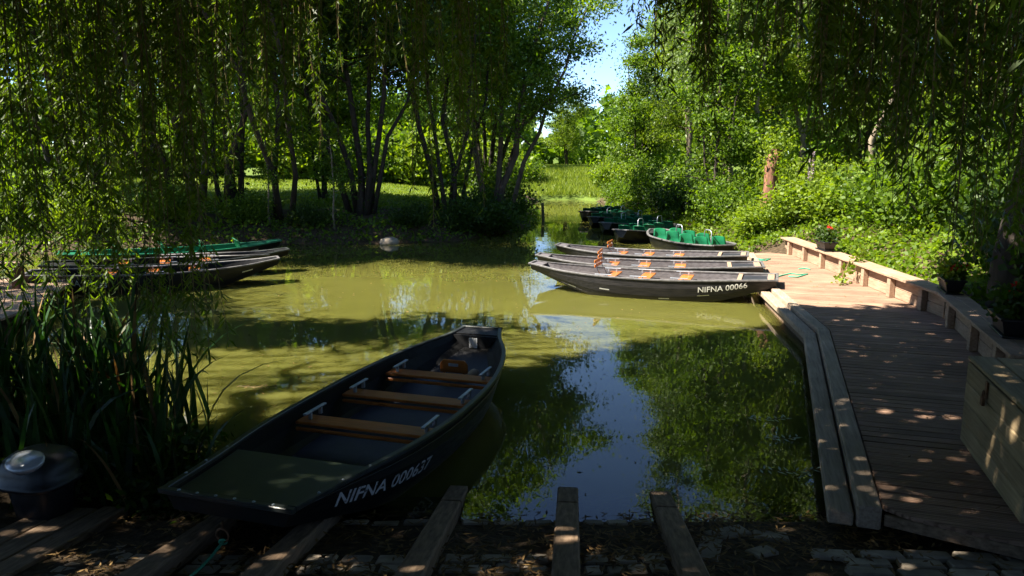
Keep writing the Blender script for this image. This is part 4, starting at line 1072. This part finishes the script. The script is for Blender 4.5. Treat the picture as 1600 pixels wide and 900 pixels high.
# --- ground cover on the banks
def cover(name, label, cond, xr, yr, n, L, Wd, mat, hmax, seed, up=.5):
    nr = np.random.default_rng(seed); x = nr.uniform(*xr, n); y = nr.uniform(*yr, n)
    keep = cond(x, y); x, y = x[keep], y[keep]; z = H(x, y)
    hgt = hmax * (.55 + .45 * np.sin(x * 2.1 + .7 * y) * np.sin(y * 1.7 - x)) 
    P = np.stack([x, y, z + nr.uniform(0, 1, len(x)) ** .6 * hgt], 1)
    D = unit(nr.normal(size=P.shape) * np.array([1, 1, .6]) + np.array([-.15, -.2, up]) * .4); sc = nr.uniform(.6, 1.3, len(x))
    V = leaf_quads(P, D, L * sc, Wd * sc, nr)
    o = fin(bpy.data.objects.new(name, npmesh(name, V, 4, mat))); tag(o, label, kind='stuff'); return o
def benchx(y): return np.interp(y, [p[1] for p in BP], [p[0] for p in BP])
def c_right(x, y):
    d = sdist(x, y); return np.where(y < 19.4, x > benchx(y) + .40, d > .05)
cover('bank_cover', 'dense bright nettles and ivy covering the right bank behind the bench', c_right, (5.2, 14), (6.5, 25), 62000, .10, .075, M['cover'], .38, 41)
cover('far_bank_cover', 'leafy undergrowth along the right bank behind the green boats', lambda x, y: sdist(x, y) > .05, (4.9, 13), (25, 46), 30000, .15, .10, M['cover'], .45, 42)
cover('island_cover', 'low dark ivy along the island waterline', lambda x, y: (sdist(x, y) > -.1) & (sdist(x, y) < 1.3), (-20, 1.6), (19, 40), 60000, .12, .09, M['leaf_mid'], .40, 43)
cover('island_bank_ivy', 'scattered ivy patches on the bare island bank', lambda x, y: (sdist(x, y) > .8) & (sdist(x, y) < 4.5) & (np.sin(x * 1.9) * np.sin(y * 1.3 + x) > .1), (-20, 1.6), (22, 34), 26000, .11, .08, M['leaf_mid'], .2, 44)
def grassy_cover(name, label, cond, xr, yr, n, L, Wd, seed):
    nr = np.random.default_rng(seed); x = nr.uniform(*xr, n); y = nr.uniform(*yr, n); k = cond(x, y); x, y = x[k], y[k]
    P = np.stack([x, y, H(x, y) - .01], 1); D = unit(nr.normal(size=P.shape) * np.array([.4, .4, .1]) + np.array([0, 0, 1.0]))
    o = fin(bpy.data.objects.new(name, npmesh(name, leaf_quads(P, D, L * nr.uniform(.6, 1.3, len(x)), Wd, nr), 4, M['grass']))); tag(o, label, kind='stuff')
grassy_cover('meadow_grass', 'tall sunny meadow grass beyond the channel', lambda x, y: sdist(x, y) > .1, (-3, 11), (51, 72), 45000, .45, .05, 45)
grassy_cover('lawn_grass', 'mown lawn on the island behind the trunks', lambda x, y: sdist(x, y) > 3.0, (-24, 0), (25, 46), 60000, .12, .03, 46)
# left near bank undergrowth
cover('iris_undergrowth', 'dark undergrowth around the feet of the iris', lambda x, y: (sdist(x, y) > -.15), (-7.5, -2.75), (5.2, 9.5), 15000, .07, .03, M['leaf_dark'], .30, 47)

# --- iris clumps
def iris(label, cx, cy_, nb, hgt, spread_, seed, rim=None):
    nr = np.random.default_rng(seed); o = empty('iris_clump', (cx, cy_, Hs(cx, cy_))); tag(o, label, 'iris clump', 'iris clumps by the slipway')
    V = []; ns = 6
    nb = int(nb * 1.35)
    for b in range(nb):
        bx, by = nr.normal(size=2) * spread_; az = nr.uniform(0, 6.28); lean = abs(nr.normal(0, .22)); L_ = hgt * nr.uniform(.55, 1.1); w = nr.uniform(.028, .052)
        fx = nr.uniform(0, 6.28); sx, sy = math.cos(fx), math.sin(fx); curl = nr.uniform(0, .35) if nr.random() > .25 else nr.uniform(.5, 1.3)
        pts = []
        for i in range(ns + 1):
            t = i / ns; out = lean * t + curl * t ** 3 * .5; zz = t * L_ * (1 - .25 * min(curl, 1.2) * t * t)
            pts.append((bx + math.cos(az) * out * L_, by + math.sin(az) * out * L_, zz, w * (1 - t ** 3.5) * .5 + .001))
        for i in range(ns):
            a, c = pts[i], pts[i + 1]
            V.append([(a[0] - sx * a[3], a[1] - sy * a[3], a[2]), (a[0] + sx * a[3], a[1] + sy * a[3], a[2]), (c[0] + sx * c[3], c[1] + sy * c[3], c[2]), (c[0] - sx * c[3], c[1] - sy * c[3], c[2])])
    V = np.array(V); N = len(V)
    me = npmesh('foliage', V, 4, [M['reed'], M['litter']], np.repeat((nr.random(nb) < .09).astype(int), ns)); fin(bpy.data.objects.new('foliage', me), o)
iris('tall dark iris clump at the left edge of the photo behind the black bin', -4.6, 6.3, 95, 1.35, .35, 51)
iris('tallest dark iris clump, standing against the bright jetty', -4.05, 6.9, 90, 1.30, .30, 52)
iris('iris clump at the waterline under the hanging willow strands', -3.45, 6.6, 75, 1.15, .26, 53)
iris('iris clump right beside the stern of the near black boat', -3.05, 5.75, 60, .85, .24, 54)
iris('broad iris clump behind the plank walkway', -3.85, 5.85, 80, 1.0, .3, 55)
put_shrub(shrub_meshes(34, .55, .6, 1500, .09, .035, M['leaf_dark']), -2.8, 5.7, 1.0, 0, 'small leafy bush between the iris and the near black boat', 'bushes by the slipway')

# --- planters on the bench
def planter(label, p, rz, seed, dark=1.0, flowers=5, fern=False):
    o = empty('flower_box', p, rz); tag(o, label, 'flower box', 'flower boxes on the bench'); mb = MB()
    def fr(l, w, z): return [(-l, -w, z), (l, -w, z), (l, w, z), (-l, w, z)]
    V = fr(.27, .09, .03) + fr(.33, .13, .19) + fr(.35, .15, .19) + fr(.35, .15, .215) + fr(.31, .11, .215) + fr(.30, .105, .17)
    Fs = [(3, 2, 1, 0)] + [(k * 4 + i, k * 4 + (i + 1) % 4, k * 4 + 4 + (i + 1) % 4, k * 4 + 4 + i) for k in range(5) for i in range(4)] + [(20, 21, 22, 23)]
    mb.add(V, Fs); mb.build('trough', M['plastic'], o, bev=.006)
    mb = MB(); mb.box((0, 0, .012), (.66, .24, .022)); mb.build('saucer', M['plastic'], o, bev=.005)
    nr = np.random.default_rng(seed); n = 520
    P = nr.normal(size=(n, 3)) * np.array([.16, .09, .09]) + np.array([0, 0, .33]); D = unit(nr.normal(size=(n, 3)) + [0, 0, .4])
    fin(bpy.data.objects.new('leaves', npmesh('leaves', leaf_quads(P, D, .07, .06, nr), 4, M['leaf_dark' if not fern else 'leaf_light'])), o)
    for k in range(flowers):
        c = np.array([nr.uniform(-.27, .27), nr.uniform(-.16, .05), nr.uniform(.38, .52)]); m = 40
        P = c + nr.normal(size=(m, 3)) * .022; D = unit(nr.normal(size=(m, 3)))
        mb = MB(); mb.tube([Vector((c[0] * .6, c[1] * .6, .2)), Vector(c)], .004, 4); st = mb.build('flower_stalk', M['twig'], o)
        fin(bpy.data.objects.new('flower_head', npmesh('flower_head', leaf_quads(P, D, .035, .03, nr), 4, M['red'])), st)
planter('grey black flower box with red geraniums at the far sunlit end of the bench', (6.93, 16.2, ZD + .40), R(85), 61, flowers=4)
planter('black flower box with trailing ferny leaves in the middle of the bench', (6.58, 10.9, ZD + .40), R(70), 62, flowers=2, fern=True)
planter('near black flower box with three heads of red geraniums by the wooden chest', (5.62, 8.15, ZD + .40), R(68), 63, flowers=5)
# creeper over the bench
cr = empty('creeper', (6.62, 14.2, ZD)); tag(cr, 'leafy creeper stem hanging over the bench onto the boardwalk', 'creeper'); mb = MB()
Pc = [Vector((.42, .2, .55)), Vector((.2, .1, .5)), Vector((-.02, .05, .46)), Vector((-.12, .0, .25)), Vector((-.22, -.1, .1)), Vector((-.35, -.35, .03))]
mb.tube(Pc, .008, 5); mb.build('stem', M['twig'], cr)
nr = np.random.default_rng(65); n = 120; ii = nr.integers(0, 5, n); f = nr.uniform(0, 1, (n, 1)); PC = np.array([list(p) for p in Pc])
P = PC[ii] * (1 - f) + PC[ii + 1] * f + nr.normal(size=(n, 3)) * .07; P[:, 2] = np.maximum(P[:, 2], .02)
fin(bpy.data.objects.new('leaves', npmesh('leaves', leaf_quads(P, unit(nr.normal(size=(n, 3))), .11, .06, nr), 4, M['leaf_light'])), cr)
# ropes on the deck
def deck_rope(label, pts):
    o = empty('deck_rope', (pts[0][0], pts[0][1], ZD + .012)); tag(o, label, 'rope', 'green ropes on the boardwalk')
    mb = MB(); mb.tube([Vector((p[0] - pts[0][0], p[1] - pts[0][1], .0)) for p in pts], .014, 6); mb.build('strand', M['rope'], o, smooth=True)
deck_rope('loose green rope from the stern of punt NIFNA 00066 across the deck', [at(x, y, ZD) for x, y in ((1212, 434), (1222, 431), (1235, 428), (1248, 430), (1262, 429), (1245, 434), (1232, 433))])
deck_rope('green rope coil near the middle punt stern on the deck', [at(x, y, ZD) for x, y in ((1178, 404), (1190, 406), (1204, 405), (1196, 408), (1186, 407))])
deck_rope('short pale green rope end lying by the bench', [at(x, y, ZD) for x, y in ((1248, 421), (1258, 420), (1266, 422))])
# stone on the island bank, post in the water
sto = empty('bank_stone', (-4.0, 23.9, .02)); tag(sto, 'pale rounded stone at the island waterline', 'stone'); mb = MB()
mb.lathe((0, 0, -.13), [(.12, 0), (.30, .08), (.33, .18), (.26, .28), (.1, .34), (.01, .345)], 12, .75); mb.v = [(x * (1 + .1 * math.sin(5 * y + 3 * z)), y, z * (1 + .1 * math.sin(4 * x))) for x, y, z in mb.v]
mb.build('boulder', M['stone'], sto, smooth=True)
pst = empty('mooring_post', (1.45, 34.0, -.3)); tag(pst, 'pale wooden post standing in the water at the island tip', 'post'); mb = MB(); mb.tube([(0, 0, 0), (-.05, 0, 1.1)], [.075, .065], 8); mb.build('pole', M['bark_pale'], pst)

# ------------------------------------------------------------------ willows
def strands(seed, specs):
    """specs: list of (x, y, ztop, zbot, amp). Returns twig MB and leaf quads"""
    nr = np.random.default_rng(seed); Pq, Dq, Lq = [], [], []; tw = MB()
    for (x, y, zt, zb, dens) in specs:
        L_ = zt - zb; n = max(6, int(L_ / .2)); ph = nr.uniform(0, 6.28, 4)
        ax, ay = nr.normal(0, .05, 2) * L_ * .5
        pts = []
        for i in range(n + 1):
            t = i / n
            pts.append(np.array([x + ax * t + .05 * math.sin(ph[0] + 4 * t) * t, y + ay * t + .05 * math.sin(ph[1] + 4 * t) * t, zt - L_ * t]))
        tw.tube([Vector(p) for p in pts], [.006 * (1 - .7 * i / n) + .0012 for i in range(n + 1)], 3, False)
        PT = np.array(pts)
        nl = int(L_ * 42 * dens); tt = nr.uniform(0, 1, nl) * n; i0 = np.minimum(tt.astype(int), n - 1); f = (tt - i0)[:, None]
        base = PT[i0] * (1 - f) + PT[i0 + 1] * f
        nsub = max(1, int(L_ * 3.0)); off = np.zeros((nl, 3))
        for s in range(nsub):                      # side twigs droop off the main strand
            t0 = nr.uniform(0, .95); a = nr.uniform(0, 6.28); ln = nr.uniform(.12, .38)
            sel = np.where(nr.uniform(0, 1, nl) < .55 / nsub)[0]
            g = nr.uniform(0, 1, len(sel))
            j = min(int(t0 * n), n - 1); p0 = PT[j]
            base[sel] = p0 + np.stack([np.cos(a) * g * ln * .55, np.sin(a) * g * ln * .55, -g * ln * (.35 + .65 * g)], 1)
        az = nr.uniform(0, 6.28, nl); dn = nr.uniform(.4, 1.7, nl)
        D = unit(np.stack([np.cos(az), np.sin(az), -dn], 1))
        Pq.append(base); Dq.append(D); Lq.append(nr.uniform(.07, .15, nl))
    P, D, Lf = np.concatenate(Pq), np.concatenate(Dq), np.concatenate(Lq)
    return tw, leaf_quads(P, D, Lf, Lf * .15 + .002, nr, bend=.12)
def curtain(rng, table, ztop):
    """table rows: (px0, px1, py bottom lo, hi, distance lo, hi, count)"""
    out = []
    for (a, b, y0, y1, d0, d1, n) in table:
        for k in range(n):
            px = rng.uniform(a, b); px -= 10 * math.sin(px * .104); py = rng.uniform(y0, y1); d = rng.uniform(d0, d1)
            zb = CAMH + d * (255 - py) / F; x = (px - 800) / F * d
            zt = max(ztop + rng.uniform(-.4, .6), zb + .5)
            zt = min(zt, zb + 3.6) if rng.random() < .5 else zt
            out.append((x, d, zt, zb, rng.uniform(.7, 1.25)))
    return out
rngW = random.Random(21)
LT = [(-60, 130, 300, 500, 5.5, 8.5, 48), (0, 190, 400, 520, 6.5, 9.5, 24), (130, 240, 180, 360, 5.5, 10, 30), (150, 215, 400, 480, 6.5, 8, 8), (235, 320, 200, 500, 5.8, 7.8, 10), (250, 312, 480, 620, 6.2, 7.0, 15), (240, 420, 120, 330, 5.5, 11, 48),
      (400, 520, 60, 260, 5.5, 11, 36), (505, 645, -60, 150, 6, 11, 32), (560, 650, 60, 190, 7, 10, 8), (645, 775, 20, 275, 7, 10, 30), (660, 682, 290, 360, 7.2, 7.8, 4), (738, 750, 270, 330, 7.2, 7.8, 3), (770, 840, -60, 170, 7, 10, 12)]
RT = [(965, 1015, -80, 60, 6, 9, 8), (1000, 1110, -20, 150, 5.5, 9, 30), (1070, 1105, 140, 215, 6.5, 7.5, 6), (1100, 1250, -40, 120, 4.5, 8.5, 34), (1185, 1215, 30, 90, 3.0, 3.4, 3), (1225, 1260, 20, 90, 2.8, 3.3, 3), (1250, 1340, 60, 270, 5, 8, 42),
      (1330, 1480, 120, 330, 4.5, 8, 72), (1395, 1440, 230, 330, 3.6, 4.5, 4), (1480, 1620, 150, 420, 4.5, 7.5, 55), (1560, 1640, 60, 270, 3.2, 4.2, 12)]
def willow(label, base, limbs, r, sp, seed):
    o = empty('weeping_willow', (base[0], base[1], Hs(base[0], base[1]) - .1)); tag(o, label, 'willow tree', 'weeping willows'); z0 = o.location[2]
    mb = MB(); rg = random.Random(seed); b = Vector(base[:2] + (z0 - .2,)); top = Vector(limbs[0])
    P = rpoly(rg, b, top, 5, .12); mb.tube(P, [r * 1.35, r * 1.05, r, r * .95, r * .85, r * .7], 12)
    for lm in limbs[1:]:
        P = rpoly(rg, top - Vector((0, 0, .4)), Vector(lm), 6, .25); mb.tube(P, [r * .5 * (1 - .85 * i / 6) + .015 for i in range(7)], 7)
    mb.v = [(x - base[0], y - base[1], z - z0) for x, y, z in mb.v]
    mb.build('trunk', M['bark'], o, smooth=True)
    tw, q = strands(seed, sp); off = np.array([base[0], base[1], z0], np.float32)
    tw.v = [(x - base[0], y - base[1], z - z0) for x, y, z in tw.v]
    ho = tw.build('hanging_branches', M['twig'], o)
    fin(bpy.data.objects.new('hanging_leaves', npmesh('hanging_leaves', q - off, 4, M['willow'])), o)
    return o, off
wl, offL = willow('weeping willow whose curtain hangs over the left half of the pond', (-8.3, 5.6), [(-7.0, 6.2, 5.6), (-5.5, 7.4, 6.4), (-3.0, 8.0, 6.9), (-.6, 9.0, 7.2), (-4.5, 4.0, 7.3), (-1.0, 5.0, 7.6), (1.8, 6.6, 7.6), (-8.5, 8.5, 7.6)], .42, curtain(rngW, LT, 5.6), 71)
wr_, offR = willow('weeping willow with dark trunk behind the flower boxes at the right', (6.9, 9.9), [(7.05, 9.8, 4.9), (5.0, 8.2, 6.6), (3.0, 7.2, 6.9), (3.9, 5.2, 6.4), (5.8, 6.5, 6.8), (8.5, 8.0, 7.2), (7.4, 12.2, 7.4)], .27, curtain(rngW, RT, 5.2), 72)

# upper crown of the left willow: leaves high above the frame that shade the slipway, the near boat and the front of the pond
SHADE = np.array([(-9.5, -6), (13, -6), (13, 12.4), (7.5, 12.0), (6.2, 11.6), (4.7, 11.8), (2.8, 10.9), (.9, 9.7), (-.6, 8.3), (-1.7, 6.9), (-2.3, 6.2), (-3.1, 6.1), (-4.0, 6.9), (-6.0, 7.2), (-9.5, 6.2)])
def inpoly(poly, x, y):
    ins = np.zeros(len(x), bool)
    for i in range(len(poly)):
        a, b = poly[i], poly[(i + 1) % len(poly)]
        c = (a[1] > y) != (b[1] > y); xi = (b[0] - a[0]) * (y - a[1]) / (b[1] - a[1] + 1e-12) + a[0]; ins ^= c & (x < xi)
    return ins
ct = 1 / math.tan(R(SUN_EL))
def crown(seed, n, poly, zlo, zhi, L, Wd, xclip, extra=(), sky_blockers=(), thin=.30):
    nr = np.random.default_rng(seed)
    gx_ = nr.uniform(-10, 13.5, n); gy_ = nr.uniform(-6, 12.6, n)
    k = inpoly(poly, gx_, gy_)
    # leave a few sun flecks
    fl = np.sin(gx_ * 2.3 + 1.1 * np.sin(gy_ * 1.7)) * np.sin(gy_ * 2.9 + 1.3 * np.sin(gx_ * 1.9))
    fl2 = np.sin(gx_ * 5.1 + 1.7 * np.sin(gy_ * 3.1) + .5) * np.sin(gy_ * 6.3 + 1.5 * np.sin(gx_ * 2.7) + 1)
    k &= ~((fl > .84) | ((fl2 > .74) & (np.sin(gx_ * 1.1 + gy_ * .8) > -.2)))
    shore = (gy_ < 5.5) | (gx_ > 2.4 + (gy_ - 5) * .33)
    k &= ~(shore & (nr.random(n) < thin))
    k &= ~((gy_ < 5.1) & (fl2 > .42) & (fl > -.5))
    gx_, gy_ = gx_[k], gy_[k]; z = nr.uniform(zlo, zhi, len(gx_))
    for ex, ey, rx, ry, m in extra:
        a = nr.normal(size=m); b = nr.normal(size=m); gx_ = np.append(gx_, ex + a * rx); gy_ = np.append(gy_, ey + b * ry); z = np.append(z, nr.uniform(zlo, zhi, m))
    P = np.stack([gx_ + SDX * ct * z, gy_ + SDY * ct * z, z], 1)
    m_ = (P[:, 0] < xclip[1]) & (P[:, 0] > xclip[0]); P = P[m_]
    # keep the crown above what the camera sees
    vis = CAMH + P[:, 1] * .235 + .35
    P = P[(P[:, 1] < 1) | (P[:, 2] > vis)]
    for (x0, x1, y0, y1, m) in sky_blockers:            # unseen leaf walls added behind and beside the slipway to block sky light
        P = np.concatenate([P, np.stack([nr.uniform(x0, x1, m), nr.uniform(y0, y1, m), 1.0 + 7.5 * nr.uniform(0, 1, m) ** .8], 1)])
    D = unit(nr.normal(size=P.shape) + np.array([0, 0, -.6])); sc = nr.uniform(.6, 1.3, len(P))
    return leaf_quads(P, D, L * sc, Wd * sc, nr)
qL = crown(81, 190000, SHADE, 5.6, 8.6, .50, .13, (-20, 2.5), extra=((-3.6, 11.2, 1.4, .45, 1700), (-5.5, 10.6, .9, .4, 600), (-1.2, 11.9, .7, .3, 300)), sky_blockers=((-11, 2.5, -6.5, -5, 6000), (-11.5, -10, -6, 4.5, 4000)))
fin(bpy.data.objects.new('crown', npmesh('crown', qL - offL, 4, M['willow_crown'])), wl)  # mesh also holds the added leaf walls that keep sky light out
qR = crown(82, 190000, SHADE, 5.6, 8.4, .50, .13, (2.5, 14), sky_blockers=((2.5, 11, -6.5, -5, 4500), (9.5, 11, -6, 6.5, 5000)))
fin(bpy.data.objects.new('crown', npmesh('crown', qR - offR, 4, M['willow_crown'])), wr_)  # likewise carries the added, unseen leaf walls of the right side

# ------------------------------------------------------------------ litter and floating things
def flat_leaves(name, label, pts, L, Wd, mat, seed):
    nr = np.random.default_rng(seed); P = np.array(pts); a = nr.uniform(0, 6.28, len(P))
    D = unit(np.stack([np.cos(a), np.sin(a), nr.normal(0, .12, len(P))], 1)); s = np.stack([-np.sin(a), np.cos(a), nr.normal(0, .25, len(P))], 1)
    L = L * nr.uniform(.6, 1.3, (len(P), 1)); mid = P + D * L * .45
    V = np.stack([P, mid + s * Wd / 2, P + D * L, mid - s * Wd / 2], 1)
    o = fin(bpy.data.objects.new(name, npmesh(name, V, 4, mat))); tag(o, label, kind='stuff')
nr = np.random.default_rng(91); pts = []
n = 6500; x = nr.uniform(-3.2, 3.2, n); y = nr.uniform(3.6, 5.2, n); keep = (np.sin(x * 3.1 + 2 * y) * np.sin(y * 5 + x * 2) > .0) | (nr.random(n) < .25) | ((x > 1.3) & (x < 2.6) & (y > 4.4))
x, y = x[keep], y[keep]; z = H(x, y) + nr.uniform(.012, .04, len(x)); ok = z > .0
flat_leaves('leaf_litter', 'brown willow leaf litter on the slipway', np.stack([x, y, z], 1)[ok], .08, .016, M['litter'], 92)
n = 260; x = nr.uniform(2.6, 6.5, n); y = nr.uniform(4.6, 17, n); k = inpoly(np.array(DECKP), x, y); x, y = x[k], y[k]
flat_leaves('deck_leaves', 'few fallen yellow leaves on the boardwalk', np.stack([x, y, np.full(len(x), ZD + .008)], 1), .07, .016, M['litter'], 93)
n = 420; x = nr.uniform(-6, 4, n); y = nr.uniform(5.5, 18, n); k = sdist(x, y) < -.4; x, y = x[k], y[k]
flat_leaves('floating_leaves', 'scattered leaves floating on the pond', np.stack([x, y, np.full(len(x), .006)], 1), .05, .018, M['litter'], 94)
for (px, py, s, lab) in ((1235, 737, .24, 'silvery willow sprig floating beside the deck edge'), (1200, 655, .2, 'small willow sprig floating above the larger one'), (1222, 685, .16, 'single leafy willow tip floating between the two sprigs'),
                         (400, 605, .22, 'brown willow sprig drifting in the sunny water left of the near boat')):
    p = at(px, py, .012); o = empty('floating_sprig', p); tag(o, lab, 'sprig', 'floating willow sprigs'); nr = np.random.default_rng(int(px))
    n = 16; t = np.linspace(-1, 1, n); P = np.stack([t * s, .25 * s * t * t, np.zeros(n)], 1); a = nr.normal(0, .5, n) + np.where(np.arange(n) % 2, 1.1, -1.1)
    D = unit(np.stack([np.cos(a), np.sin(a), nr.normal(.05, .05, n)], 1)); L_ = .09; mid = P + D * L_ * .5; sd = np.stack([-np.sin(a), np.cos(a), np.zeros(n)], 1)
    fin(bpy.data.objects.new('leaves', npmesh('leaves', np.stack([P, mid + sd * .011, P + D * L_, mid - sd * .011], 1), 4, M['sprig'] if px > 500 else M['litter'])), o)
    mb = MB(); mb.tube([Vector(q) for q in P[::3]], .003, 4); mb.build('twig', M['twig'], o)
